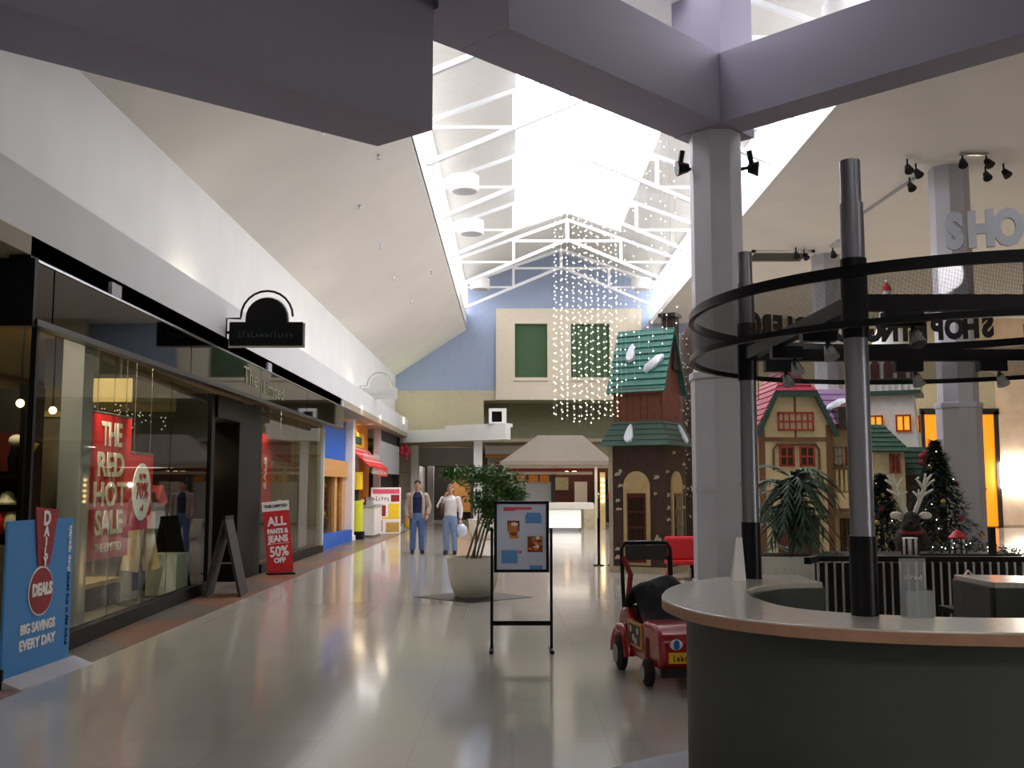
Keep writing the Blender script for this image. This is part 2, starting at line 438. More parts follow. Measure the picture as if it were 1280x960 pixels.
# drum lamps on the trusses
def drum(loc, label):
    t = thing('drum_lamp', label, 'ceiling lamp', loc, group='white drum lamps along the skylight edges')
    MB().lathe([(.38,0),(.4,.02),(.4,.42),(.38,.44)], 28).build('shade', 'white_paint', t, smooth=40)
    MB().lathe([(.33,-.004),(.33,.01)], 24).build('diffuser', 'grey_paint', t)
    MB().bar((-.9 if loc[0] < 2 else .4, 0, .25), (-.4 if loc[0] < 2 else .9, 0, .25), .05).build('bracket', 'truss_white', t)
    return t
for y, l in ((27.2,'nearest'), (31.9,'middle'), (41.0,'farthest')):
    drum((-1.3, y, 9.62), l + ' of the white drum lamps along the left skylight edge')
drum((5.25, 41.0, 9.62), 'white drum lamp at the right end of the farthest truss, above the green roof')
drum((5.75, 16.9, 9.45), 'white drum lamp above the right hand grey beam, cut by the top of the photo')
# grey beams round the octagonal column
Cx, Cy = 3.3, 16.25
def along(d, n, L0, L1, n0, n1):
    return [(Cx+d[0]*L+n[0]*q, Cy+d[1]*L+n[1]*q) for L, q in ((L0,n0),(L1,n0),(L1,n1),(L0,n1))]
q = .70711
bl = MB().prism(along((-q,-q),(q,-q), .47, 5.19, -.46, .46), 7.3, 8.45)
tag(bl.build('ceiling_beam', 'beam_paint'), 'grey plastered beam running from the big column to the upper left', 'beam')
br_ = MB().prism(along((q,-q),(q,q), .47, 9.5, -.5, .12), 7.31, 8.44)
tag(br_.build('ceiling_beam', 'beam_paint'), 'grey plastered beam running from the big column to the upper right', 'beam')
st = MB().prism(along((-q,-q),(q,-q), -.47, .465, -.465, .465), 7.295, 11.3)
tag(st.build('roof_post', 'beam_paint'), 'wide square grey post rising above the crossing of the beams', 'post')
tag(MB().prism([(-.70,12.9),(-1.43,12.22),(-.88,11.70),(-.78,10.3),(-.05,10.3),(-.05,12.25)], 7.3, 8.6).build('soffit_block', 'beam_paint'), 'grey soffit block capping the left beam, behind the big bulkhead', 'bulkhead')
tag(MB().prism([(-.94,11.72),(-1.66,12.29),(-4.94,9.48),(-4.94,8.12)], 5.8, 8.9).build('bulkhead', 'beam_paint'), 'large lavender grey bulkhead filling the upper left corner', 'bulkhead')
# columns
def octo(r): return [(r*cos(pi/8+pi/4*k), r*sin(pi/8+pi/4*k)) for k in range(8)]
def column(loc, h, label, r=.42):
    t = thing('column', label, 'column', loc)
    MB().prism(octo(r), 0, h).build('shaft', 'column_paint', t, bevel=.01)
    MB().prism(octo(r+.045), 0, 3.3).build('casing', 'column_paint', t, bevel=.012)
    MB().prism(octo(r+.075), 3.3, 3.42).build('moulding', 'column_paint', t, bevel=.02)
    MB().prism(octo(r+.06), 1.55, 1.6).build('band', 'column_paint', t)
    MB().prism(octo(r+.07), 0, .18).build('plinth', 'column_paint', t)
    return t
c1 = column((Cx,Cy-.05,0), 7.3, 'big octagonal grey column behind the round counter, carrying both beams')
column((9.62,22,0), 8.6, 'pale grey octagonal column at right behind the decorated trees')
column((9.5,30.5,0), 8.6, 'grey octagonal column behind the black ring, farther of the two at right')
# end wall
end = MB()
def endface(poly, y0, y1, m, name='wall_back'):
    v = [(x,y0,z) for x,z in poly]+[(x,y1,z) for x,z in poly]; n = len(poly)
    return struct(name, MB().add(v, [tuple(range(n)), tuple(range(2*n-1,n-1,-1))]+[(i,i+n,(i+1)%n+n,(i+1)%n) for i in range(n)]), m)
endface([(-5.2,5.72),(9.5,5.72),(9.5,8.7),(6.2,8.7),(6.2,10.2),(XC,11.75),(-2.1,10.2),(-2.1,8.45),(-5.2,6.4)], YE, YE+.25, 'blue_wall')
endface([(-5.2,3.75),(-1.2,3.75),(-1.2,5.72),(-5.2,5.72)], YE-.03, YE+.25, 'beige_wall')
endface([(-1.2,5.3),(9.5,5.3),(9.5,5.72),(-1.2,5.72)], YE-.03, YE+.25, 'beige_wall')
endface([(-1.5,3.7),(9.5,3.7),(9.5,5.4),(-1.5,5.4)], YE+1.6, YE+1.8, 'olive_wall')
struct('wall_back', B(-1.5,-1.2,YE-.02,YE+1.7,3.72,5.4), 'beige_wall'); struct('ceiling', B(-1.2,9.5,YE+.2,YE+1.7,5.3,5.42), 'beige_wall')
# bay window of the gable: frame ring and green blinds
wf = window(4)
def frame_piece(x0,x1,z0,z1,y0=YE-.28,y1=YE): return B(x0,x1,y0,y1,z0,z1)
for a in ((-.68,5.5,8.55,9.2),(-.68,5.5,5.3,6.18),(-.68,.12,6.18,8.55),(1.5,2.5,6.18,8.55),(4.15,5.5,6.18,8.55)):
    frame_piece(*a).build('surround', 'sand_trim', wf)
for x0,x1 in ((.12,1.5),(2.5,4.15)):
    B(x0,x1,YE-.06,YE-.01,6.18,8.55).build('pane', 'green_wall', wf)
    B(x0-.04,x1+.04,YE-.34,YE,6.1,6.2).build('sill', 'sand_trim', wf)
    B(x0,x1,YE-.2,YE-.05,6.18,6.26).build('rail', 'sand_trim', wf)
# parapet, posts and shops beyond
P0 = Vector((-4.74,43.1,0)); P1 = Vector((-.25,40.2,0))
pv = (P1-P0).normalized(); pn = Vector((pv.y,-pv.x,0))
def para(mb, a, b, z0, z1, t=.35, off=0):
    p = P0+pv*a; r = P0+pv*b; p -= pn*off; r -= pn*off
    return mb.prism([(p.x,p.y),(r.x,r.y),(r.x-pn.x*t,r.y-pn.y*t),(p.x-pn.x*t,p.y-pn.y*t)], z0, z1)
Lp = (P1-P0).length
pt = thing('shop_parapet', 'white angled parapet beam above the far shops at the left', 'parapet', (0,0,0))
para(MB(), 0, Lp, 3.5, 4.0).build('fascia', 'white_paint', pt); para(MB(), 2.4, Lp, 4.0, 4.14, .5).build('coping', 'white_paint', pt)
fr = MB()
for a in ((-.92,-.22,4.62,4.74),(-.92,-.22,4.14,4.2),(-.92,-.8,4.2,4.62),(-.4,-.22,4.2,4.62)): fr.box(a[0],a[1],40.45,40.6,a[2],a[3])
fw = tag(fr.build('small_window', 'white_paint'), 'small white framed window at the right end of the parapet', 'window')
B(-.8,-.4,40.5,40.56,4.2,4.62).build('pane', 'pane_dark', fw)
# hall beyond
struct('ceiling', B(-7, 12, YE+.25, 60, 3.55, 3.7), 'shop_ceiling')
struct('wall_back', B(-9, 14, 58, 58.3, 0, 3.7), 'shop_wall')
struct('wall_left', B(-7.3, -7, YE+.5, 58, 0, 3.7), 'shop_wall')
struct('wall_right', B(9.3, 9.5, YE, 58, 0, 5.4), 'shop_wall')
struct('wall_right', B(9.4, 9.6, YE-1, YE+1, 3.6, 8.7), 'beige_wall')
def post(x, y, h, w, m, label):
    o = B(-w/2, w/2, -w/2, w/2, 0, h); o = o.build('post', m); o.location = (x,y,0); tag(o, label, 'post'); return o
post(-4.35, 46.0, 3.5, .32, 'white_paint', 'white square post left of the far shop opening')
post(-1.38, 41.7, 3.5, .34, 'white_paint', 'white square post behind the potted tree crown')
sh = thing('far_shopfront', 'far dark shop opening with grey lintel between two white posts', 'shop', (0,0,0))
B(-4.6,-1.75,48.6,48.9,2.65,3.5).build('lintel', 'grey_paint', sh)
B(-4.6,-1.75,52.0,52.2,0,2.65).build('back_wall', 'shop_dark', sh)
B(-4.6,-4.4,48.6,52,0,2.65).build('side_wall', 'grey_paint', sh); B(-1.95,-1.75,48.6,52,0,2.65).build('side_wall', 'shop_wall', sh)
B(-4.05,-3.75,49.2,49.5,0,2.65).build('pilaster', 'grey_paint', sh)
B(-3.0,-2.0,51.8,51.98,.4,2.3).build('display_panel', 'tan_wood', sh)
lw = thing('far_wall_panel', 'pale panelled wall end between the grey shop and the far opening', 'wall panel', (-5.0,46.6,0))
for k, (z0,z1) in enumerate(((0,1.15),(1.17,2.3),(2.32,3.5))): B(-.55,.45,0,.2,z0,z1).build('panel', 'sand_trim', lw)
# second far shop with red sign band and roller shutter
s2 = thing('red_sign_shop', 'far shop with long red sign band and a closed pale shutter', 'shop', (0,0,0))
B(-1.1,5.0,46.2,46.6,2.75,3.55).build('fascia', 'sand_trim', s2)
B(-1.2,1.9,45.95,46.2,3.1,3.5).build('white_band', 'white_paint', s2); B(-1.2,1.8,45.9,46.2,2.95,3.08).build('trim', 'tan_wood', s2)
B(-.75,3.6,45.85,46.2,2.35,2.74).build('sign_band', 'crimson', s2)
m_ = MB(); scribble(m_, -.4, 1.9, 2.45, .16, 45.85, 5); m_.build('lettering', 'cream_print', s2)
B(-.75,3.6,46.0,46.25,2.2,2.33).build('rail', 'cream_print', s2)
for x in (.2,.75,1.25): B(x,x+.42,46.1,46.22,1.86,2.18).build('menu_panel', 'orange', s2)
sht = MB()
for k in range(14): sht.box(-.2,1.75,46.2+(k%2)*.012,46.26,.06+k*.13,.185+k*.13)
sht.build('roller_shutter', 'shutter', s2)
B(-1.1,-.75,46,46.4,0,2.75).build('pilaster', 'sand_trim', s2)
B(-.68,-.5,45.9,46.1,1.4,2.7).build('yellow_strip', 'yellow', s2)
B(1.8,1.95,46,46.3,0,2.2).build('post', 'dark_frame', s2)
B(1.95,5.2,49.5,49.7,0,2.8).build('back_wall', 'door_red', s2)
for x,z0,z1,m_ in ((2.1,1.5,2.1,'stone_cream'),(3.0,.9,1.9,'white_print'),(4.2,.6,2.0,'black')): B(x,x+.6,49.3,49.5,z0,z1).build('menu_board', m_, s2)
for k in range(7):
    tag(MB().lathe([(.1,0),(.09,.2),(.04,.25),(.04,.32)],10).build('bottle', ('steel','white_print','red','gold')[k%4]), 'small container on the dim shelf behind the canopy kiosk, %s from its left' % ('first','second','third','fourth','fifth','sixth','seventh')[k], 'container').location = (4.05+k*.27, 48.6, 1.1)
tag(B(3.7,6.2,48.4,48.8,0,1.1).build('back_counter', 'shop_dark'), 'dark back counter behind the lit canopy kiosk', 'counter')
for k,(x,z) in enumerate(((2.55,2.25),(2.9,2.3))):
    t = thing('pendant_lamp', ('left' if k==0 else 'right')+' small glowing pendant lamp in the red brown shop', 'lamp', (x,47.8,z))
    MB().lathe([(.14,0),(.05,.14)],12).build('shade', 'lamp_warm', t); MB().bar((0,0,.14),(0,0,3.55-z),.02).build('cord', 'black', t)
t = thing('wall_lamp', 'bright white lamp glowing in the dark shop behind the counter', 'lamp', (4.9,49.2,1.75)); MB().ball((0,0,0),.13).build('globe', 'lamp_white', t); B(-.3,.3,.05,.1,-.8,.8).build('backplate', 'stone_cream', t)
# canopy kiosk
k = thing('canopy_kiosk', 'cream hipped canopy kiosk on slim posts at the far end', 'kiosk', (2.0,41.6,0))
cv = MB().add([(-2.45,-1.3,2.62),(2.0,-1.3,2.62),(2.0,1.5,2.62),(-2.45,1.5,2.62),(-.95,-.2,3.72),(.85,-.2,3.72),(.85,.4,3.72),(-.95,.4,3.72)],[(0,1,5,4),(1,2,6,5),(2,3,7,6),(3,0,4,7),(4,5,6,7),(3,2,1,0)])
cv.build('canopy', 'canopy', k)
B(-2.47,2.02,-1.34,-1.28,2.5,2.66).build('valance', 'canopy', k)
B(-2.4,1.95,-1.2,1.45,2.42,2.5).build('eaves_beam', 'sand_trim', k)
for x in (1.3,1.93): B(x-.05,x+.05,-1.25,-1.15,0,2.45).build('post', 'sand_trim', k)
B(-2.4,-2.3,1.2,1.3,0,2.45).build('post', 'sand_trim', k)
B(.85,1.3,-.9,1.2,0,.95).build('side_panel', 'stone_cream', k)
bs = thing('bulb_strip', 'vertical strip of five glowing bulbs on the kiosk post', 'lamp', (3.48,39.5,1.1))
B(-.1,.1,0,.05,-1.1,1.1).build('strip', 'tan_board', bs)
for i in range(5): MB().ball((0,-.05,i*.2),.06).build('bulb', 'lamp_warm', bs)
ct = thing('lit_counter', 'white lit counter with projecting top under the canopy', 'counter', (2.1,39.0,0))
MB().prism([(-1.2,-.3),(.48,-.45),(.5,.4),(-1.2,.5)], .12, .78).build('front_panel', 'lit_counter', ct)
MB().prism([(-1.2,-.5),(.95,-.62),(.95,.5),(-1.2,.55)], .82, 1.05).build('worktop', 'planter_white', ct)
MB().prism([(-1.2,-.2),(.4,-.35),(.4,.4),(-1.2,.5)], 0, .12).build('plinth', 'grey_paint', ct)
B(-1.2,.45,-.25,.38,.76,.83).build('neck', 'grey_paint', ct)
for k_ in range(3):
    lamp('hall_light', 'AREA', (-3+4.2*k_, 49.5, 3.5), 90, (1,.9,.75), 1.5)
lamp('kiosk_light', 'AREA', (2.2, 40.3, 2.38), 35, (1,.9,.75), 1.6)
# right-hand hall: stone wall with two glowing doorways
struct('wall_right', B(9.0, 16.9, 42, 42.3, 0, 8.6), 'beige_wall')
struct('wall_right', B(19.9, 27, 42, 42.3, 0, 8.6), 'stone_wall')
struct('wall_right', B(16.9, 19.9, 42, 42.3, 4.75, 8.6), 'beige_wall')
struct('wall_right', B(26.8, 27, -10, 42, 0, 8.6), 'beige_wall')
for n, x0, x1 in ((1, 16.85, 18.05), (2, 18.6, 19.88)):
    d = bpy.data.objects.new('door_%d' % n, None); COL.objects.link(d); d['kind'] = 'structure'; d.location = (x0,41.9,0)
    w = x1-x0
    B(0,w,.06,.1,2.6,4.6).build('upper_panel', 'orange_glow', d); B(0,w,.06,.1,.05,2.6).build('door_leaf', 'yellow_glow' if n == 1 else 'orange_glow', d)
    B(-.06,.06,0,.15,0,4.75).build('jamb', 'dark_frame', d); B(w-.12,w+.06,0,.15,0,4.75).build('jamb', 'dark_frame', d); B(-.1,w+.1,0,.18,4.6,4.85).build('lintel', 'dark_frame', d)
struct('wall_right', B(16.6,20.0,42.3,42.4,0,4.75), 'beige_wall')
for i in range(4): B(19.95+i*1.75,21.67+i*1.75,41.94,42.0,.1,4.6).build('panel', 'stone_wall', bpy.data.objects['wall_right.003'])
t = thing('wall_sconce', 'dazzling white wall light beside the right orange doorway', 'lamp', (20.45,41.7,2.15)); B(-.55,.65,-.12,.2,-.55,.5).build('diffuser', mat('sconce',(255,248,236),.5,var=0,emit=14), t)
lamp('sconce_glow', 'AREA', (20.45,41.3,2.2), 200, (1,.93,.82), .8, 1.1, rot=(pi/2,0,pi))
lamp('right_hall_light', 'AREA', (16, 35, 8.5), 420, (1,.93,.84), 4)  # unseen fill lamp added to brighten the right-hand wall
lamp('doorway_glow', 'AREA', (17.6,41.5,1.8), 60, (1,.6,.15), 1.5, 2, rot=(pi/2,0,pi))
# foreground shell: roof, rear and side walls (out of frame) with one glazed opening above the court
struct('ceiling', B(-14, -2, -14, 7.9, 8.6, 8.8), 'ceiling_paint'); struct('ceiling', B(6, 27, -14, 4, 8.6, 8.75), 'ceiling_paint')
struct('ceiling', B(-2, 6, -4.5, 8.2, 8.7, 8.85), 'ceiling_paint'); struct('ceiling', B(-2, 6, -14, -7.5, 8.6, 8.75), 'ceiling_paint')
struct('wall_front', B(-14, 27, -14.2, -14, 0, 8.8), 'beige_wall'); struct('wall_left', B(-14.2,-14,-14,62,0,8.8), 'shop_wall')
struct('wall_left', B(-2.1,-2,8,8.2,8.2,10.3).box(-2,6,7.9,8,8.7,12), 'roof_panel')
w5 = window(5)
struct('ceiling', B(-2,-.5,-7.5,-4.5,8.6,8.75).box(4.5,6,-7.5,-4.5,8.6,8.75), 'ceiling_paint')
for i in range(3): B(-.5+i*5/3+.03, -.5+(i+1)*5/3-.03, -7.5, -4.5, 8.68, 8.7).build('pane', 'pane_clear', w5)
# fittings on ceilings
for i, (x, y, sx) in enumerate(((6.9,31.0,1.7),)):
    t = thing('ceiling_vent', 'dark grey rectangular recess in the right ceiling beside the column', 'vent', (8.1,30.4,8.58))
    B(-.9,.75,-.6,.6,-.02,.02).build('recess', 'shop_dark', t)
    MB().box(-1,-.9,-.7,.7,-.05,.02).box(.75,.85,-.7,.7,-.05,.02).box(-1,.85,-.7,-.6,-.05,.02).box(-1,.85,.6,.7,-.05,.02).build('frame', 'ceiling_paint', t)
tag(B(9.2,9.9,28.4,29.1,8.52,8.6).build('access_panel', 'shutter'), 'pale square panel beside the ceiling recess', 'panel')
tk = thing('ceiling_track', 'long thin track running across the right ceiling to the column', 'track', (0,0,0)); MB().bar((8.9,26.6,8.57),(9.1,22.6,8.57),.06).build('rail', 'grey_paint', tk)
def spot(loc, rzv, label, m='black_metal', s=1.0, group='small spotlights at the right ceiling'):
    t = thing('spotlight', label, 'spotlight', loc, rzv, group)
    MB().tube([(0,0,0),(0,0,-.18*s)], .02*s, 6).build('stem', m, t)
    MB().tube([(0,0,-.16*s),(0,-.1*s,-.3*s)], [.06*s,.1*s], 10).build('head', m, t)
    return t
sp = [(8.45,21.3,0,'black spotlight left of the pale column top, left of a pair'),(8.75,21.6,.4,'black spotlight left of the pale column top, right of a pair'),
      (9.0,22.6,.2,'black spotlight at the end of the ceiling track'),(9.45,20.9,-.3,'black spotlight in front of the pale column top, left of two'),
      (9.95,20.9,.5,'black spotlight in front of the pale column top, right of two'),(10.35,21.8,0,'black spotlight right of the pale column top, left of a pair'),
      (10.65,21.6,.6,'black spotlight right of the pale column top, right of a pair'),(8.3,29.4,0,'black spotlight left of the farther column top, left of a pair'),
      (8.6,29.6,.6,'black spotlight left of the farther column top, right of a pair'),(9.35,29.3,0,'black spotlight in front of the farther column top, left of two'),
      (9.75,29.3,.5,'black spotlight in front of the farther column top, right of two')]
for x,y,a,l in sp: spot((x,y,8.6), a, l)
tag(MB().bar((9.4,20.9,8.57),(10.0,20.9,8.57),.05).build('spotlight_rail', 'steel'), 'short steel rail carrying two spotlights in front of the pale column', 'rail')
for s_, l in ((-1,'left'),(1,'right')):
    t = thing('arm_spotlight', 'dark arm spotlight on the %s side of the big column' % l, 'spotlight', (Cx+s_*.4, Cy-.05, 6.75))
    MB().tube([(0,0,0),(s_*.16,-.05,.02)], .03, 6).build('arm', 'black_metal', t)
    MB().tube([(s_*.12,-.05,0),(s_*.28,-.1,-.02)] if s_ > 0 else [(s_*.05,-.08,0),(s_*.24,-.1,-.02)], [.07,.13], 10).build('head', 'black_metal', t)
    MB().tube([(s_*.18,-.07,.05),(s_*.14,-.08,.28)], .045, 8).build('driver', 'black_metal', t)
# small ceiling sprinklers on the sloped ceiling
def onslope(x, y): return (x, y, 6.28 + (x-XW+.1)*(2.05/(XE0-XW+.1)))
for i, (px, y) in enumerate(((-3.15,16.5),(-2.55,19.0),(-3.2,21),(-3.2,24.5),(-3.3,28),(-2.4,30),(-3.2,32))):
    o = MB().lathe([(.05,0),(.05,-.02),(.015,-.03),(.015,-.08),(.04,-.09)],8).build('sprinkler', 'steel'); o.location = onslope(px,y)
    tag(o, 'tiny sprinkler head on the sloped left ceiling, %s from the near end' % ('first','second','third','fourth','fifth','sixth','last')[i], 'sprinkler', 'sprinkler heads on the sloped ceiling')
# cove lamps behind the bulkhead lip
for i, y in enumerate((15.2, 23.5, 31)):
    t = thing('cove_lamp', 'slim lamp lying on the bulkhead ledge, %s along the wall' % ('first','second','third')[i], 'lamp', (-4.72,y,4.47)); B(-.06,.06,-.6,.6,0,.06).build('tube', 'lamp_panel', t)
    lamp('cove_glow', 'AREA', (-4.72,y,4.56), 1.3, (1,.97,.92), .15, 1.2, rot=(0,pi,0))
lamp('cove_glow', 'AREA', (-4.3,41.6,4.2), 16, (.85,1,.45), .4, rot=(pi,0,0))

lamp('column_spot', 'SPOT', (8.1,17.6,8.3), 4200, (1,.97,.92), .02, rot=Vector((9.3-8.1,21.6-17.6,6.25-8.3)).to_track_quat('-Z','Y').to_euler(), spot=R(9), blend=.15)  # added spot without a fixture, stands in for sun on the pale column
# ================================================================== LEFT: CLOTHING SHOP
trim = MB().prism([(-3.885,6),(-3.885,38.2),(-5.1,38.2),(-5.1,26.2),(-4.75,26.0),(-4.7,15.8),(-4.3,9.3),(-4.3,6)], .0, .006)
struct('trim_4', trim, 'border')
struct('floor', B(-9.5,-4.0,9.2,26.2,-.02,.004), 'shop_floor')
# shop shell
struct('ceiling', B(-9.6,-4.4,2,44,3.72,3.9), 'shop_ceiling')
struct('wall_left', B(-9.7,-9.5,5,44,0,3.9), 'shop_wall')
struct('wall_left', B(-9.5,-4.85,26.15,26.3,0,3.9), 'shop_wall')
struct('wall_left', B(-9.5,-6.6,5.0,5.2,0,3.9), 'shop_wall')
sf = thing('clothing_shopfront', 'long glass shopfront with dark glossy sign band and black sill', 'shopfront', (0,0,0))
# sign band: separate glossy panels on a black box
br = [9.2, 9.56, 13.75, 17.6, 21.6, 26.35]
for a, b in zip(br[:-1], br[1:]):
    B(-4.36,-4.34,a+.015,b-.015,3.13,3.66).build('sign_panel', 'pane_dark', sf)
B(-4.62,-4.37,9.2,26.35,3.13,3.64).build('sign_box', 'black', sf)
B(-6.4,-4.33,9.14,9.2,3.06,3.68).build('end_panel', 'black', sf)
B(-4.42,-4.31,9.2,26.4,3.07,3.13).build('lower_rail', 'dark_frame', sf)
B(-4.40,-4.325,9.2,26.4,3.655,3.675).build('upper_rail', 'steel', sf)
B(-4.6,-4.4,9.2,26.35,3.66,3.9).build('shadow_gap', 'black', sf)
for y in (11.0, 18.2, 26.2): B(-4.5,-4.36,y,y+.28,3.66,3.84).build('bracket', 'grey_paint', sf)
text('The', .40, 'olive_wall', sf, (-4.335,16.9,3.42), FACE_X, ext=.004, off=.0, sx=1.5)
text('Limited', .34, 'olive_wall', sf, (-4.335,18.55,3.35), FACE_X, ext=.004, off=.0, sx=1.6)
# sill and glass
def wallseg(p, q, z0, z1, t):
    d = Vector((q[0]-p[0], q[1]-p[1])).normalized(); n = Vector((-d.y, d.x))*t/2
    return MB().prism([(p[0]+n.x,p[1]+n.y),(p[0]-n.x,p[1]-n.y),(q[0]-n.x,q[1]-n.y),(q[0]+n.x,q[1]+n.y)], z0, z1)
gp = [(-4.38,9.32),(-4.52,11.6),(-4.64,13.9),(-4.74,16.0)]
for a, b in zip(gp[:-1], gp[1:]):
    wallseg(a, b, 0, .17, .14).build('sill', 'black', sf)
    wallseg((a[0],a[1]+.01), (b[0],b[1]-.01), .17, 3.1, .02).build('glass_pane', 'pane_shop', sf)
gq = [(-4.77,19.45),(-4.79,22.7),(-4.81,26.0)]
for a, b in zip(gq[:-1], gq[1:]):
    wallseg(a, b, 0, .17, .14).build('sill', 'black', sf)
    wallseg((a[0],a[1]+.01), (b[0],b[1]-.01), .17, 3.1, .02).build('glass_pane', 'pane_shop', sf)
B(-6.4,-4.42,9.28,9.42,0,.17).build('sill', 'black', sf)
B(-6.4,-4.42,9.33,9.35,.17,3.1).build('glass_pane', 'pane_shop', sf)
MB().bar((-4.39,9.34,.17),(-4.39,9.34,3.1),.05).build('corner_post', 'black', sf)
MB().bar((-4.83,25.95,.0),(-4.83,25.95,3.1),.16).build('corner_post', 'shutter', sf)
B(-5.15,-4.72,17.75,19.35,0,3.08).build('door_pier', 'black', sf)
B(-5.3,-4.7,16.02,16.2,0,3.08).build('door_jamb', 'black', sf)
B(-5.3,-4.66,16.2,17.75,2.72,3.08).build('door_head', 'black', sf)
d1 = B(-5.9,-4.8,16.12,16.2,.02,2.7).build('open_door', 'black', sf)
# things inside the shop
def inside(o, label, cat, group=None): return tag(o, label, cat, group)
t = thing('shop_column', 'pale bluish square column just inside the first shop window', 'column', (-4.92,11.55,0))
B(-.12,.12,-.14,.14,.1,3.72).build('shaft', 'column_paint', t); B(-.15,.15,-.17,.17,0,.1).build('plinth', 'column_paint', t)
t = thing('partition_board', 'dim brown grey display panel behind the shop column', 'panel', (-5.4,12.3,0)); B(-.25,.22,0,.12,0,3.4).build('board', 'shop_wall', t); B(-.25,.22,-.03,0,2.45,2.52).build('light_rail', 'tan_board', t); B(-.36,-.25,-.1,.1,0,2.3).build('tan_edge', 'tan_board', t)
# shelf unit with ornaments
t = thing('display_shelf', 'dark shelf unit at the far left of the shop window', 'shelf', (-5.72,11.0,0))
B(-.85,.5,.3,.34,0,2.7).build('back_panel', 'shop_dark', t)
for z in (1.09,1.4,1.72): B(-.85,.5,-.1,.3,z-.025,z+.025).build('shelf', 'black', t)
B(-.88,-.83,-.1,.34,0,2.7).build('side_panel', 'black', t); B(.48,.53,-.1,.34,0,2.7).build('side_panel', 'black', t)
B(-.85,.5,-.2,.3,0,1.0).build('cabinet', 'shop_wall', t); text('sale', .26, 'cream_print', t, (.2,-.205,.8), FACE_C, off=.004)
B(-.85,.5,.22,.3,1.78,2.2).build('lit_panel', 'door_red', t)
def trinket(x, z, kind, label):
    o = thing(kind, label, 'ornament', (x,11.03,z))
    if kind == 'figurine':
        MB().tube([(0,0,0),(0,0,.16),(.02,0,.3)],[.05,.07,.05],10).build('body','black',o,smooth=50); MB().ball((.02,0,.36),(.09,.07,.07)).build('head','cream_print',o,smooth=60); MB().tube([(.05,0,.18),(.18,0,.24),(.24,0,.33)],.025,6).build('arm','gold',o)
    elif kind == 'cap':
        MB().lathe([(.13,0),(.12,.03),(.08,.06),(.06,.12),(.02,.14)],14).build('crown','cream_print',o,smooth=50); MB().lathe([(.14,-.001),(.14,.02)],14).build('brim','tan_board',o)
    else:
        MB().lathe([(.1,0),(.13,.06),(.12,.2),(.06,.26)],12).build('body','red' if 'red' in label else 'cream_print',o,smooth=50); MB().tube([(-.08,0,.22),(0,0,.36),(.08,0,.22)],.012,6).build('handle','gold',o)
trinket(-5.35, 1.745, 'figurine', 'dark figurine with pale head on the middle shelf of the shop window')
trinket(-5.4, 1.425, 'cap', 'pale cap on the lower shelf at the far left')
trinket(-5.46, 1.115, 'handbag', 'small red bag at the bottom of the left shelf')
trinket(-5.3, 1.115, 'handbag', 'small cream bag at the bottom of the left shelf')
# banners
def banner(x, y0, y1, z0, z1, m, label):
    t = thing('hanging_banner', label, 'banner', (x, (y0+y1)/2, z0)); w = (y1-y0)/2; h = z1-z0
    B(-.008,.008,-w,w,0,h).build('sheet', m, t)
    MB().tube([(0,-w,h),(0,w,h)],.015,6).build('top_rod','steel',t)
    MB().bar((0,-w*.7,h),(0,-w*.7,3.7-z0),.006).build('cord','steel',t); MB().bar((0,w*.7,h),(0,w*.7,3.7-z0),.006).build('cord','steel',t)
    return t, h, w
t, h, w = banner(-4.93, 11.95, 13.25, .75, 2.5, 'red', 'tall red banner with big white sale lettering in the shop window')
for i, (s_, z, k) in enumerate((('THE',1.49,1.5),('RED',1.12,2.0),('HOT',.76,2.1),('SALE',.42,1.75))):
    text(s_, .4, 'cream_print', t, (.012,0,z), FACE_X, off=.01, sx=k*.58)
text('THE LIMITED', .15, 'cream_print', t, (.012,0,.13), FACE_X, sx=.95)
t, h, w = banner(-4.95, 13.3, 14.15, 1.05, 2.06, 'red', 'smaller red banner with a white oval price badge')
o = MB(); n = 28
o.add([(.012+e, .34*cos(2*pi*i/n), .5+.38*sin(2*pi*i/n)) for e in (-.004,.004) for i in range(n)], [tuple(range(n)), tuple(range(2*n-1,n-1,-1))]+[(i,(i+1)%n,(i+1)%n+n,i+n) for i in range(n)])
o.build('badge', 'white_print', t); text('up to', .12, 'crimson', t, (.02,0,.72), FACE_X); text('70%', .3, 'crimson', t, (.02,0,.5), FACE_X, sx=.9, off=.006); text('off', .12, 'crimson', t, (.02,0,.28), FACE_X)
t, h, w = banner(-5.0, 20.35, 21.3, 1.2, 2.7, 'red', 'narrow red banner behind the second window, beside the black pier')
text('SALE', .3, 'cream_print', t, (.012,-.05,.7), (0,-pi/2,pi), off=.01)
# bead chandelier
t = thing('bead_chandelier', 'cluster of small sparkling beads hanging above the red banner', 'chandelier', (-5.6,14.6,2.75))
B(-.5,.5,-.9,.9,.0,.32).build('tan_hood', 'tan_board', t)
bd = MB(); rr = random.Random(3)
for i in range(70): bd.octa((rr.uniform(-.45,.45), rr.uniform(-.85,.85), rr.uniform(-.3,.04)), .012)
bd.build('beads', 'bead', t, kind='stuff')
B(-.02,.02,-.02,.02,.3,.97).build('stem', 'steel', t)
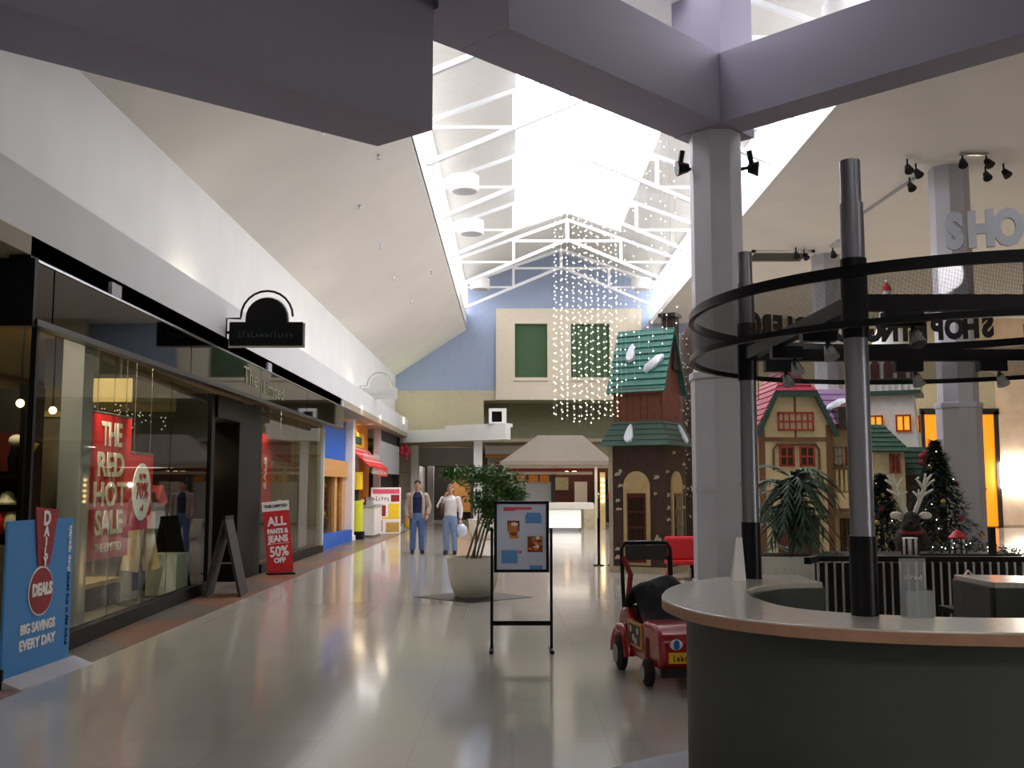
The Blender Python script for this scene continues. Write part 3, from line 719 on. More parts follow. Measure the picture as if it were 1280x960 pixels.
# mannequin legs in cream trousers with a folded red top
t = thing('mannequin', 'headless mannequin in cream trousers with a red top over its hip', 'mannequin', (-5.15,14.35,.42))
for s_, dx in ((-1,-.06),(1,.08)):
    MB().tube([(0,s_*.12,.95),(dx*.3,s_*.17,.5),(dx,s_*.24,.05)],[.14,.105,.12],12).build('trouser_leg', 'garment_tan', t, smooth=60)
MB().tube([(0,0,.85),(0,0,1.0),(0,0,1.12)],[.19,.2,.17],14).build('waist', 'shop_dark', t, smooth=50)
MB().add([(.05,.0,1.15),(.12,.5,1.22),(.16,.62,.98),(.16,.42,.92),(.16,.2,1.0),(-.05,.0,1.15),(-.02,.5,1.22),(.0,.62,.98),(.0,.42,.92),(.0,.2,1.0)],[(0,1,2,3,4),(9,8,7,6,5),(0,5,6,1),(1,6,7,2),(2,7,8,3),(3,8,9,4),(4,9,5,0)]).build('red_top', 'red', t)
MB().prism(octo(.3), -.42, -.36).build('base', 'steel', t); MB().tube([(0,0,-.36),(0,0,.9)],.02,8).build('stand', 'steel', t)
# platform, floor box, garments, glowing fittings
t = thing('window_platform', 'pale plank platform under the mannequin in the shop window', 'platform', (-6.0,13.6,0))
for i in range(4): B(-.48+i*.25,-.24+i*.25,-.9,1.0,.3,.36).build('plank', 'plank', t)
B(-.5,.5,-.9,1.0,0,.3).build('frame', 'shop_dark', t)
t = thing('clothes_rack', 'steel rack of pale garments beside the shop door', 'rack', (-5.95,15.15,0))
for y in (-.4,.5): MB().bar((0,y,0),(0,y,1.5),.03).build('post','steel',t)
MB().bar((0,-.4,1.5),(0,.5,1.5),.03).build('rail','steel',t)
for i in range(5):
    MB().add([(-.05,-.3+i*.16,1.46),(-.22,-.32+i*.16,1.3),(-.2,-.3+i*.16,.8),(.2,-.3+i*.16,.8),(.22,-.32+i*.16,1.3),(.05,-.3+i*.16,1.46)]+[(x,y+.05,z) for x,y,z in [(-.05,-.3+i*.16,1.46),(-.22,-.32+i*.16,1.3),(-.2,-.3+i*.16,.8),(.2,-.3+i*.16,.8),(.22,-.32+i*.16,1.3),(.05,-.3+i*.16,1.46)]],
       [(0,1,2,3,4,5),(11,10,9,8,7,6)]+[(k,(k+1)%6,(k+1)%6+6,k+6) for k in range(6)]).build('garment', ('shirt_white','denim_pale','shirt_white','shutter','denim')[i], t)
tag(B(-5.4,-4.95,15.3,15.85,.02,.62).build('display_plinth','shutter'), 'pale display plinth beside the shop door', 'plinth')
for k, (x, y, z) in enumerate(((-5.4,16.35,1.9),(-5.3,17.6,1.95))):
    t = thing('wall_lamp', ('left' if k == 0 else 'right')+' glowing slim lamp in the shop doorway', 'lamp', (x,y,z)); MB().tube([(0,0,-.2),(0,0,.25)],.03,8).build('tube','lamp_warm',t); MB().bar((0,0,-.45),(0,0,-.2),.02).build('bracket','gold',t)
t = thing('coat_display', 'dim grey coat hanging in the dark doorway', 'coat', (-5.6,17.3,0)); MB().tube([(0,0,.85),(0,0,1.35),(0,0,1.62)],[.34,.22,.12],12).build('coat','shop_wall',t,smooth=60); MB().bar((0,0,1.6),(0,0,2.0),.02).build('hook','steel',t); MB().bar((0,0,0),(0,0,.9),.03).build('stand','black',t)
for k in range(4):
    t = thing('shop_downlight', ('first','second','third','fourth')[k]+' of the small bright lights at the back of the shop', 'lamp', (-7.6+ (k//2)*.25,19.2+k*.9,2.05)); MB().ball((0,0,0),.05).build('bulb','lamp_warm',t); MB().bar((0,0,0),(0,0,1.65),.015).build('rod','black',t)
for k, (x,y,z) in enumerate(((-5.25,10.9,2.5),(-5.35,11.9,2.5))):
    t = thing('shop_spotlight', ('left' if k==0 else 'right')+' small glowing spotlight above the left display shelf', 'lamp', (x,y,z)); MB().ball((0,0,0),.045).build('bulb','lamp_warm',t); MB().bar((0,0,0),(0,0,3.72-z),.015).build('rod','black',t)
t = thing('wear_display', 'dark clothing display with grey garments behind the second window', 'display', (-6.2,22.8,0))
B(-.6,.6,-2.2,2.6,0,.9).build('table','shop_dark',t); B(-.7,-.6,-2.2,2.6,.9,2.9).build('back_panel','shop_wall',t)
for i in range(6): MB().tube([(-.3,-1.8+i*.75,.9),(-.3,-1.8+i*.75,1.35),(-.3,-1.8+i*.75,1.55)],[.26,.2,.08],10).build('garment',('grey_paint','shop_dark','crimson','shutter','shop_wall','grey_paint')[i],t,smooth=60)
tag(B(-5.35,-5.3,22.6,24.6,2.2,2.7).build('red_poster','crimson'), 'dim red poster high behind the second window', 'poster')
MBt = bpy.data.objects['red_poster']; MB().bar((-5.325,23.6,2.7),(-5.325,23.6,3.72),.01).build('cord','steel',MBt)
t = thing('garment_stand', 'slim steel stand with a pale scarf behind the second window', 'stand', (-5.3,23.3,0)); MB().tube([(0,0,.17),(0,0,1.1),(.0,.2,1.3)],.02,8).build('pole','steel',t); MB().tube([(0,.1,1.28),(.05,.3,1.1),(.05,.35,.4)],[.08,.07,.05],8).build('scarf','shutter',t); MB().lathe([(.2,0),(.2,.03)],14).build('base','steel',t)
# shop lighting, plus fill spots added for the banners
for (x, y, e) in ((-5.3,10.2,45),(-5.4,12.6,70),(-6.6,14.5,60),(-6.2,20.5,50),(-6.2,24,50),(-8,18,60)):
    lamp('shop_light', 'AREA', (x,y,3.68), e, (1,.84,.62), .5)
for y_, ty in ((12.0,12.9),(13.2,13.7)): lamp('window_spot', 'SPOT', (-4.68,y_,3.0), 130, (1,.9,.78), .03, rot=Vector((-.35,ty-y_,-1.4)).to_track_quat('-Z','Y').to_euler(), spot=R(70), blend=.8)  # fill added to brighten the red banners, no fixtures modelled
lamp('window_spot', 'SPOT', (-4.86,20.5,3.0), 60, (1,.9,.78), .03, rot=Vector((-.3,.4,-1.2)).to_track_quat('-Z','Y').to_euler(), spot=R(70), blend=.8)  # same added fill for the banner behind the second window
# ---------------------------------------------------------------- signs on and before the shop
t = thing('daily_deals_sign', 'tall blue standing sign with a red tab at the left edge', 'sign', (-4.08,8.95,0), R(-2))
MB().prism([(0,-.58),(.02,-.58),(.02,.58),(0,.58)],.06,1.33).build('panel','sky_blue',t)
B(-.06,.0,-.4,.4,.0,.5).build('back_strut','black',t)
MB().add([(-.22,-.62,0),(.22,-.62,0),(.22,.66,0),(-.22,.66,0),(-.02,-.62,.07),(.04,-.62,.07),(.04,.66,.07),(-.02,.66,.07)],[(3,2,1,0),(4,5,6,7),(0,1,5,4),(1,2,6,5),(2,3,7,6),(3,0,4,7)]).build('foot','grey_paint',t)
B(-.02,.05,-.63,-.6,.0,.16).build('end_bracket','black',t)
tab = MB().add([(x,y,z) for x in (.022,.034) for y,z in ((-.1,1.05),(.16,1.05),(.24,1.41),(-.16,1.44))],[(0,1,2,3),(7,6,5,4),(0,4,5,1),(1,5,6,2),(2,6,7,3),(3,7,4,0)]).build('red_tab','crimson',t)
for i,(c_,z,s_) in enumerate((('D',1.335,.17),('A',1.225,.12),('I',1.135,.1),('L',1.05,.1),('Y',.965,.1))):
    text(c_, s_, 'white_print', t, (.037,.03,z), (pi/2,0,pi/2), off=.006)
MB().add([(x,y,z) for x in (.022,.03) for y,z in ((-.07,.93),(.12,.93),(.16,1.05),(-.1,1.05))],[(0,1,2,3),(7,6,5,4),(0,4,5,1),(1,5,6,2),(2,6,7,3),(3,7,4,0)]).build('red_tab','crimson',t)
for r_, m_, x_ in ((.215,'white_print',.024),(.2,'crimson',.03)):
    o = MB(); o.add([(x_+e, r_*cos(2*pi*i/28), .72+r_*.98*sin(2*pi*i/28)) for e in (-.003,.003) for i in range(28)], [tuple(range(28)), tuple(range(55,27,-1))]+[(i,(i+1)%28,(i+1)%28+28,i+28) for i in range(28)]); o.build('badge', m_, t)
text('DEALS', .14, 'white_print', t, (.037,0,.73), FACE_X, off=.007, sx=.85)
text('BIG SAVINGS', .115, 'white_print', t, (.023,-.02,.42), FACE_X, off=.004, sx=.9)
text('EVERY DAY', .115, 'white_print', t, (.023,-.02,.29), FACE_X, off=.004, sx=1.05)
text('shop specials', .08, 'white_print', t, (.023,.5,1.05), (0,-pi/2,pi), off=.002)
text('every day in this centre', .07, 'navy', t, (.023,.5,.52), (0,-pi/2,pi))
t = thing('red_sale_sign', 'red standing sale sign with white header beside the black pier', 'sign', (-4.3,19.3,0), R(22))
o = B(-.24,.24,-.02,.0,.03,1.18).build('panel','red',t); o.rotation_euler = (R(-5),R(-5),0)
hd = B(-.25,.25,-.03,.0,1.18,1.36).build('header','white_print',t); hd.rotation_euler = (R(-5),R(-5),0)
B(-.25,.25,-.12,.2,0,.03).build('foot','black',t)
for i,(s_,z,sz,k) in enumerate((('ALL',.98,.23,.9),('PANTS &',.8,.12,.8),('JEANS',.66,.17,.8),('50%',.42,.26,.8),('OFF',.26,.12,1))):
    l = text(s_, sz, 'white_print', o, (0,-.025,z), FACE_C, off=.008, sx=k)
l = text('THE LIMITED', .075, 'shop_dark', hd, (0,-.034,1.27), FACE_C, off=.002)
l = B(-.2,.2,-.024,-.02,.57,.578).build('rule','white_print',o)
t = thing('folding_board', 'dark A-frame board seen edge-on beside the shop door', 'sign board', (-4.28,15.55,0), R(5))
for s_ in (-1,1): MB().add([(s_*.0-.02,-.32,1.15),(s_*.0+.02,-.32,1.15),(s_*.26+.02,-.32,0),(s_*.26-.02,-.32,0),(-.02,.32,1.15),(.02,.32,1.15),(s_*.26+.02,.32,0),(s_*.26-.02,.32,0)],[(0,1,2,3),(7,6,5,4),(0,4,5,1),(1,5,6,2),(2,6,7,3),(3,7,4,0)]).build('board','shop_dark',t)
MB().bar((0,-.33,1.16),(0,.33,1.16),.05).build('hinge','black',t); MB().bar((-.14,-.3,.5),(.14,-.3,.5),.02).build('stay','steel',t)
# arched signs on the bulkhead
def archsign(loc, label, m, frame, edge):
    t = thing('arched_sign', label, 'sign', loc, R(0))
    pl = [(-.56,0),(.56,0),(.56,.36),(.32,.36)]+[(.32*cos(a),.42+.32*sin(a)) for a in [pi*i/12 for i in range(13)]]+[(-.32,.36),(-.56,.36)]
    n = len(pl)
    def plate(pl, y0, y1, nm, m):
        n = len(pl); MB().add([(x,y0,z) for x,z in pl]+[(x,y1,z) for x,z in pl],[tuple(range(n)),tuple(range(2*n-1,n-1,-1))]+[(i,i+n,(i+1)%n+n,(i+1)%n) for i in range(n)]).build(nm, m, t)
    plate(pl, -.03, .03, 'plate', m)
    ol = [(-.62,-.02),(-.62,.42),(-.4,.42)]+[(.4*cos(a),.45+.4*sin(a)) for a in [pi-pi*i/12 for i in range(13)]]
    MB().tube([(x,0,z) for x,z in ol],.018,6).build('outline', frame, t)
    if edge: plate([(x*1.05,(z-.3)*1.07+.29) for x,z in pl], .032, .05, 'backplate', edge)
    m_ = MB(); scribble(m_, -.42, .42, .12, .1, -.031, 9); m_.build('lettering', 'roof_green_dark' if edge else 'grey_paint', t)
    MB().bar((-.63,0,.2),(-.55,0,.2),.04).build('bracket', frame, t)
    return t
archsign((-3.78,15.6,3.78), 'black arched sign projecting from the white bulkhead above the clothing shop', 'black', 'black_metal', 'white_print')
archsign((-4.22,32.5,4.42), 'silver outlined arched sign at the far end of the white bulkhead', 'shutter', 'grey_paint', None)
# ================================================================== BLUE AND ORANGE SHOPS
s = thing('blue_panel_shop', 'shopfront with tan frame, big blue panel and blue plinth', 'shopfront', (0,0,0))
B(-5.25,-5.1,26.4,31.4,2.4,3.6).build('blue_panel','deep_blue',s)
B(-5.3,-5.05,26.4,31.4,3.6,3.72).build('top_frame','tan_wood',s)
B(-5.3,-5.02,26.4,31.4,1.92,2.4).build('tan_band','tan_wood',s)
B(-5.3,-5.1,26.4,27.3,0,1.92).build('tan_post','tan_wood',s); B(-5.3,-5.1,29.6,30.0,.3,1.92).build('tan_post','tan_wood',s); B(-5.3,-5.1,30.9,31.4,.3,1.92).build('tan_post','tan_wood',s)
B(-5.2,-4.86,26.4,31.4,0,.34).build('blue_plinth','deep_blue',s)
B(-6.8,-6.7,26.4,31.4,.0,3.7).build('back_wall','shop_dark',s)
for a,b in ((27.3,29.6),(30.0,30.9)): B(-5.2,-5.18,a,b,.34,1.92).build('glass_pane','pane_shop',s)
for z in (.7,1.1,1.5): B(-6.6,-5.4,30.0,30.9,z,z+.04).build('shelf','tan_wood',s)
t = thing('window_mannequin', 'dark mannequin with a pale sash in the blue shop window', 'mannequin', (-5.6,28.6,.34)); MB().tube([(0,0,0),(0,0,.6),(0,0,.85),(0,0,1.15),(0,0,1.3)],[.16,.2,.15,.22,.07],12).build('body','navy',t,smooth=60); MB().ball((0,0,1.42),(.09,.1,.13)).build('head','shop_dark',t,smooth=60); MB().tube([(-.05,.0,.8),(.2,.1,.85),(.25,.2,.6)],.05,8).build('sash','shutter',t)
for i,z in enumerate((.74,1.14,1.54)):
    o = MB().lathe([(.1,0),(.14,.1),(.08,.22)],10).build('jar',('gold','red','orange')[i]); o.location = (-5.6,30.4,z); tag(o, ('gold jar on the lowest','red jar on the middle','orange jar on the top')[i]+' shelf of the blue shop', 'jar')
lamp('blue_shop_light','AREA',(-5.9,29.5,3.6),50,(1,.85,.65),1); lamp('front_light','AREA',(-4.75,30,3.85),25,(1,.95,.9),2,.2,rot=(0,R(-25),0))
t = thing('white_pilaster', 'slim white pilaster between the blue panel and the orange shop', 'pilaster', (-5.0,31.68,0)); B(-.12,.12,-.25,.25,.15,3.85).build('shaft','white_print',t); B(-.16,.16,-.3,.3,0,.15).build('plinth','white_print',t)
s = thing('orange_snack_shop', 'orange fronted snack shop with a sign above its awning', 'shopfront', (0,0,0))
B(-5.4,-5.2,31.9,37.0,2.9,3.85).build('fascia','orange',s); B(-5.21,-5.15,32.2,35.7,2.95,3.45).build('sign_board','yellow',s)
B(-5.15,-5.13,32.7,35.0,3.05,3.3).build('sign_plate','roof_green_dark',s)
B(-7,-6.9,31.9,37.0,0,3.85).build('back_wall','yellow',s); B(-5.4,-5.15,35.7,37.0,0,2.9).build('side_pier','orange',s); B(-6.9,-5.4,36.9,37.0,0,3.8).build('side_wall','orange',s)
B(-5.3,-5.1,33.9,34.2,0,2.9).build('pier','shutter',s)
aw = MB().add([(-5.2,32.1,2.95),(-5.2,36.7,2.95),(-4.45,36.7,2.3),(-4.45,32.1,2.3),(-5.2,32.1,2.9),(-5.2,36.7,2.9),(-4.45,36.7,2.26),(-4.45,32.1,2.26)],[(0,1,2,3),(7,6,5,4),(0,3,7,4),(2,1,5,6),(0,4,5,1)])
s2 = thing('awning', 'sloping red awning with a scalloped white lettered front', 'awning', (0,0,0))
aw.build('canvas','awning_red',s2); B(-4.47,-4.44,33.9,36.7,2.0,2.3).build('valance','awning_red',s2)
for k in range(3):
    z = 2.9-.2*k; x = -5.2+.75*(.05+.2*k)/.65
    MB().add([(x,32.1,z+.02),(x,36.7,z+.02),(x+.1,36.7,z-.06),(x+.1,32.1,z-.06)],[(0,1,2,3)]).build('stripe','awning_pink',s2)
m_ = MB(); m_.M = Matrix.Translation((-4.435,34.4,0)) @ Matrix.Rotation(pi/2,4,'Z'); scribble(m_, -1.9, 1.9, 2.05, .17, 0, 4); m_.build('lettering','white_print',s2)
m_ = MB(); m_.M = Matrix.Translation((-4.7,34.4,0)) @ Matrix.Rotation(pi/2,4,'Z'); scribble(m_, -1.9, 1.9, 2.55, .2, 0, 6); m_.build('lettering','white_print',s2)
t = thing('yellow_pillar', 'lime yellow printed pillar at the snack shop entrance', 'display', (-4.9,32.4,0)); MB().lathe([(.22,.25),(.22,1.2)],16).build('drum','lime',t,smooth=50); MB().lathe([(.2,1.55),(.2,2.1)],16).build('upper_drum','yellow',t,smooth=50); MB().lathe([(.09,1.2),(.09,1.55)],10).build('neck','shop_dark',t); MB().lathe([(.28,0),(.28,.25)],16).build('base','black',t,smooth=50)
t = thing('snack_counter', 'white snack counter in front of the orange shop', 'counter', (-4.75,34.3,0)); B(-.3,.3,-.95,.95,.08,1.0).build('cabinet','white_print',t); B(-.34,.34,-1,1,1.0,1.05).build('worktop','shutter',t); B(-.25,.25,-.9,.9,0,.08).build('plinth','grey_paint',t); B(-.02,.02,-.9,.9,1.05,1.3).build('sneeze_guard','acrylic',t)
for i in range(6):
    o = MB().ball((0,0,.09),(.1,.11,.09)).build('snack_tray_item',('bread','white_print','pink','bread','gold','white_print')[i],smooth=60); o.location=(-4.95,33.6+i*.28,1.05); tag(o, ('first','second','third','fourth','fifth','sixth')[i]+' small snack mound on the white counter, from the near end','snack')
t = thing('poster_stand', 'white poster stand with red and yellow price panels', 'sign', (-4.42,36.2,0), R(40))
B(-.62,.62,0,.05,0,1.62).build('board','white_print',t)
for i,(x0,x1,z0,z1,m_) in enumerate(((-.55,.55,1.4,1.56,'pink'),(.2,.55,1.12,1.36,'crimson'),(-.55,-.02,.62,1.0,'crimson'),(.1,.55,.58,1.05,'yellow'),(-.55,-.15,.1,.48,'crimson'),(.0,.55,.06,.4,'gold'),(-.6,.6,.52,.58,'yellow'))): B(x0,x1,-.008,0,z0,z1).build('panel',m_,t)
m_ = MB(); scribble(m_, -.55,.1,1.16,.16,0,2); scribble(m_, -.5,-.06,.74,.14,-.01,3); scribble(m_,-.5,-.2,.22,.16,-.01,7); m_.build('lettering','meat',t)
lamp('orange_shop_light','AREA',(-5.8,34.2,3.75),110,(1,.85,.6),1.5); lamp('orange_sign_light','AREA',(-4.7,34.2,3.8),30,(1,.85,.6),1.5,.2,rot=(0,R(-35),0))
s = thing('grey_shop', 'grey metal clad shopfront with dark opening at the far end of the left wall', 'shopfront', (0,0,0))
B(-5.0,-4.72,37.1,43.2,2.15,3.3).build('cladding','grey_paint',s); B(-5.0,-4.8,37.1,43.2,3.3,3.85).build('sign_recess','shop_dark',s); B(-5.2,-5.0,37.1,43.2,0,2.15).build('dark_opening','shop_dark',s); B(-5.0,-4.75,37.0,37.15,0,3.85).build('side_pier','shutter',s); B(-5.0,-4.72,43.0,43.25,0,3.85).build('side_pier','dark_frame',s)
B(-5.0,-4.3,37.1,43.2,0,.12).build('step','shutter',s)
t = thing('wreath', 'deep red bow wreath hung on the corner of the grey shop', 'wreath', (-4.5,43.0,3.15)); rr = random.Random(5)
for i in range(5):
    a = 2*pi*i/5; MB().ball((.16*cos(a),-.05,.16*sin(a)),(.13,.07,.13),8,5).build('loop','crimson',t,smooth=60)
MB().tube([(0,0,-.1),(.1,0,-.4)],[.08,.05],8).build('ribbon','crimson',t)
t2 = thing('lime_sack', 'yellow sack on the floor by the dark opening', 'sack', (-4.1,41.0,.0)); MB().ball((0,0,.25),(.2,.2,.25)).build('sack','yellow',t2,smooth=60)
bpy.data.objects['lime_sack'].name = 'sack'
# ================================================================== ROUND INFORMATION COUNTER
kx = 2.45
Lh = [(1.92,7.0),(1.55,6.95),(1.25,6.7),(1.02,6.34),(.87,5.95),(.79,5.5),(.81,5.2),(.86,4.95),(.94,4.76),(1.05,4.60),(1.25,4.42),(1.55,4.28),(1.85,4.22),(2.15,4.19)]
Li = [(1.92,6.42),(1.72,6.40),(1.58,6.28),(1.42,6.1),(1.32,5.88),(1.29,5.6),(1.30,5.4),(1.32,5.22),(1.36,5.1),(1.42,5.0),(1.52,4.9),(1.66,4.82),(1.88,4.73),(2.15,4.68)]
def mirror(l): return l + [(2*kx-x, y) for x, y in reversed(l)]
def smooth_path(l, it=2):
    for _ in range(it):
        o = [l[0]]
        for a, b in zip(l[:-1], l[1:]):
            o += [(a[0]*.75+b[0]*.25, a[1]*.75+b[1]*.25), (a[0]*.25+b[0]*.75, a[1]*.25+b[1]*.75)]
        o.append(l[-1]); l = o
    return l
outer = smooth_path(mirror(Lh)); inner = smooth_path(mirror(Li))
def inset(l, d):
    r = []
    for i, p in enumerate(l):
        a = Vector(l[max(i-1,0)]); b = Vector(l[min(i+1,len(l)-1)]); t = (b-a).normalized(); n = Vector((-t.y, t.x))
        r.append((p[0]+n.x*d, p[1]+n.y*d))
    return r
t = thing('information_counter', 'round information counter with pale top and dark grey curved front', 'counter', (0,0,0))
MB().ring(outer, inner, .985, 1.02, False).build('worktop', 'counter_top', t, bevel=.004)
MB().ring(inset(outer,-.004), inset(outer,.03), .965, 1.012, False).build('wood_edge', 'wood_edge', t, smooth=40)
o2 = inset(outer, .125)
MB().ring(o2, inset(outer,.16), .1, .985, False).build('front_panel', 'counter_panel', t, smooth=40)
MB().ring(inset(outer,.16), inset(outer,.19), 0, .1, False).build('plinth', 'black', t, smooth=40)
MB().ring(inset(inner,-.02), inset(inner,.02), .0, .985, False).build('inner_panel', 'counter_panel', t, smooth=40)
for s_ in (1,-1):
    x = 1.92 if s_ > 0 else 2*kx-1.92
    B(x-.02,x+.02,6.44,6.98,0,.985).build('end_panel', 'counter_panel', t)
mt = MB().prism([(2.45+2.5*cos(2*pi*i/48), 4.6+2.22*sin(2*pi*i/48)) for i in range(48)], .0, .005)  # flat dark ellipse laid on the floor around the counter
tag(mt.build('floor_inlay', mat('inlay',(50,56,72),.5,var=.08)), 'dark blue grey floor ring around the round counter', 'floor inlay')
# posts, ring and letters
K = (2.52,5.75); RR = 1.48
f = thing('counter_canopy', 'black perforated ring on four gunmetal poles above the round counter', 'canopy', (0,0,0))
for i, (x, y) in enumerate(((1.62,4.78),(1.55,6.7),(3.45,4.78),(3.45,6.7))):
    z0 = 1.02
    p = MB().lathe([(.055,z0+.3),(.055,2.95)],20,(x,y,0)).build('pole','gunmetal',f,smooth=40)
    MB().lathe([(.062,z0),(.062,z0+.36)],20,(x,y,0)).build('foot_sleeve','black_metal',p,smooth=40)
    MB().lathe([(.047,2.94),(.047,3.16)],20,(x,y,0)).build('pole_tip','gunmetal',p,smooth=40)
    MB().lathe([(.062,2.3),(.062,2.68)],20,(x,y,0)).build('clamp_sleeve','black_metal',p,smooth=40)
def circ(r, z, n=96): return [(K[0]+r*cos(2*pi*i/n), K[1]+r*sin(2*pi*i/n), z) for i in range(n)]
def hoop(r, z0, z1, th):
    o = [(p[0],p[1]) for p in circ(r+th/2,0)]; i_ = [(p[0],p[1]) for p in circ(r-th/2,0)]
    return MB().ring(o, i_, z0, z1)
hoop(RR,2.565,2.605,.03).build('top_rim','black_metal',f,smooth=40)
hoop(RR,2.33,2.36,.03).build('bottom_rim','black_metal',f,smooth=40)
n = 96; me = bpy.data.meshes.new('perforated_band')
me.from_pydata(circ(RR,2.36)+circ(RR,2.565), [], [(i,(i+1)%n,(i+1)%n+n,i+n) for i in range(n)])
uv = me.uv_layers.new(name='UVMap'); Lc = 2*pi*RR
for p_ in me.polygons:
    i = p_.index
    for li, (u, v) in zip(p_.loop_indices, ((i,0),(i+1,0),(i+1,1),(i,1))): uv.data[li].uv = (u*Lc/n, v*.205)
me.materials.append(MATS['perforated']); me.polygons.foreach_set('use_smooth',[True]*n)
o = bpy.data.objects.new('perforated_band', me); COL.objects.link(o); o.parent = f
for a, b in (((1.62,4.78),(3.45,4.78)),((1.55,6.7),(3.45,6.7)),((1.62,4.78),(1.55,6.7)),((3.45,4.78),(3.45,6.7))):
    MB().bar((a[0],a[1],2.47),(b[0],b[1],2.47),.06,.075).build('cross_bar','black_metal',f)
for i, (x, y, z) in enumerate(((1.85,4.8,2.43),(2.6,4.8,2.43),(1.62,6.0,2.43),(1.75,6.68,2.43),(2.6,6.68,2.43),(3.15,6.68,2.43),(1.6,5.3,2.43))):
    t = thing('track_spotlight', ('spotlight under the front bar of the black ring, nearest the tall pole','spotlight under the front bar of the black ring, farther right','spotlight under the slanting side bar of the black ring, near the rear pole','spotlight hanging from the rear bar next to the rear pole','spotlight hanging from the middle of the rear bar','spotlight hanging from the right of the rear bar','spotlight on the slanting side bar close to the tall pole')[i], 'spotlight', (x,y,z), 0, 'spotlights under the counter canopy')
    B(-.09,.09,-.035,.035,-.07,.0).build('transformer','black_metal',t); MB().tube([(.05,0,-.06),(.05,0,-.1)],.012,6).build('stem','black_metal',t)
    MB().tube([(.05,0,-.09),(.06,-.03,-.16)],[.022,.042],10).build('head','steel',t)
sg = thing('ring_lettering', 'silver letters standing on the ring, spelling the counter name front and back', 'lettering', (K[0],K[1],2.605))
def letters(a0, step):
    for i, ch in enumerate('SHOPPING CONCIERGE'):
        if ch == ' ': continue
        a = R(a0+step*i)
        l = text(ch, .205, 'letter_silver', sg, (RR*cos(a), RR*sin(a), .105), (pi/2,0,a+pi/2), name='letter', ext=.006, off=.013, sx=.72, back='shop_dark')  # dark backs: shade of letters facing away from the light, put into the colour
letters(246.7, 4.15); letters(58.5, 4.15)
hoop(RR,2.605,2.618,.012).build('letter_rail','black_metal',f)
t = thing('leaflet_holder', 'clear acrylic leaflet holder standing on the round counter', 'holder', (1.83,4.72,1.02))
t.location = (1.83,4.71,1.02)
B(-.06,.06,.03,.034,.0,.26).build('back_sheet','frosted',t); B(-.06,.06,-.04,-.036,0,.12).build('front_sheet','frosted',t); B(-.06,.06,-.04,.034,0,.006).build('base_sheet','frosted',t)
for s_ in (-1,1): B(s_*.06-.002,s_*.06+.002,-.04,.034,0,.12).build('side_sheet','frosted',t)
m_ = MB(); scribble(m_,-.04,.04,.165,.02,.028,3); m_.build('lettering','white_print',t)
t = thing('leaflet', 'white folded leaflet propped on the counter beside the rear pole', 'leaflet', (1.42,6.52,1.02), R(10))
MB().add([(-.05,-.03,0),(.04,-.03,0),(.04,.02,.27),(.0,.02,.27),(-.04,.03,0),(.05,.03,0),(.045,.03,.27),(.005,.03,.27)],[(0,1,2,3),(7,6,5,4),(0,4,5,1),(1,5,6,2),(2,6,7,3),(3,7,4,0)]).build('sheet','white_print',t)
# ================================================================== POSTER STAND
t = thing('poster_stand', 'black floor stand with a framed food poster, in the middle of the walkway', 'sign', (.095,10.33,0))
for s_ in (-1,1):
    MB().bar((s_*.295,0,.03),(s_*.295,0,1.2),.028).build('leg','black_metal',t)
    MB().bar((s_*.295,-.2,.015),(s_*.295,.22,.015),.04,.03).build('foot','black_metal',t)
MB().bar((-.295,0,.27),(.295,0,.27),.04,.045).build('cross_bar','black_metal',t)
fr = MB(); x, z0, z1, w = .275, .765, 1.47, .03
for a in ((-x,x,z0,z0+w),(-x,x,z1-w,z1),(-x,-x+w,z0,z1),(x-w,x,z0,z1)): fr.box(a[0],a[1],-.03,.012,a[2],a[3])
fr.build('frame','black_metal',t,bevel=.006)
pb = B(-x+w,x-w,-.014,.0,z0+w,z1-w).build('poster','poster_blue',t)
def pr(x0,x1,z0,z1,m,nm='print',y=-.018): B(x0,x1,y,-.014,z0,z1).build(nm,m,pb)
pr(-.06,.1,1.383,1.41,'pink'); pr(-.18,-.06,1.372,1.41,'pink'); pr(.04,.2,1.25,1.33,'panel_blue'); pr(.05,.19,1.33,1.355,'panel_blue')
pr(-.2,-.04,.855,.985,'panel_blue'); pr(.08,.21,.795,.835,'panel_blue'); pr(-.03,0,.95,.98,'pink')
pr(-.14,-.02,1.17,1.275,'meat'); pr(-.12,-.03,1.1,1.13,'orange')
bg_ = MB().ball((-.085,-.016,1.2),(.055,.006,.07),12,6); bg_.build('burger_print','bread',pb)
for (a,b,r_,m_) in ((-.07,1.24,.035,'cream_print'),(-.085,1.175,.05,'bread'),(-.08,1.15,.045,'meat')): MB().ball((a,-.02,b),(r_,.005,r_*.5),10,5).build('burger_print',m_,pb)
pr(.06,.21,.965,1.12,'meat')
rr = random.Random(2)
for i in range(14): MB().ball((rr.uniform(.075,.195),-.02,rr.uniform(.98,1.105)),(.022,.004,.02),8,4).build('pizza_print',('bread','orange','crimson','cream_print')[i%4],pb)
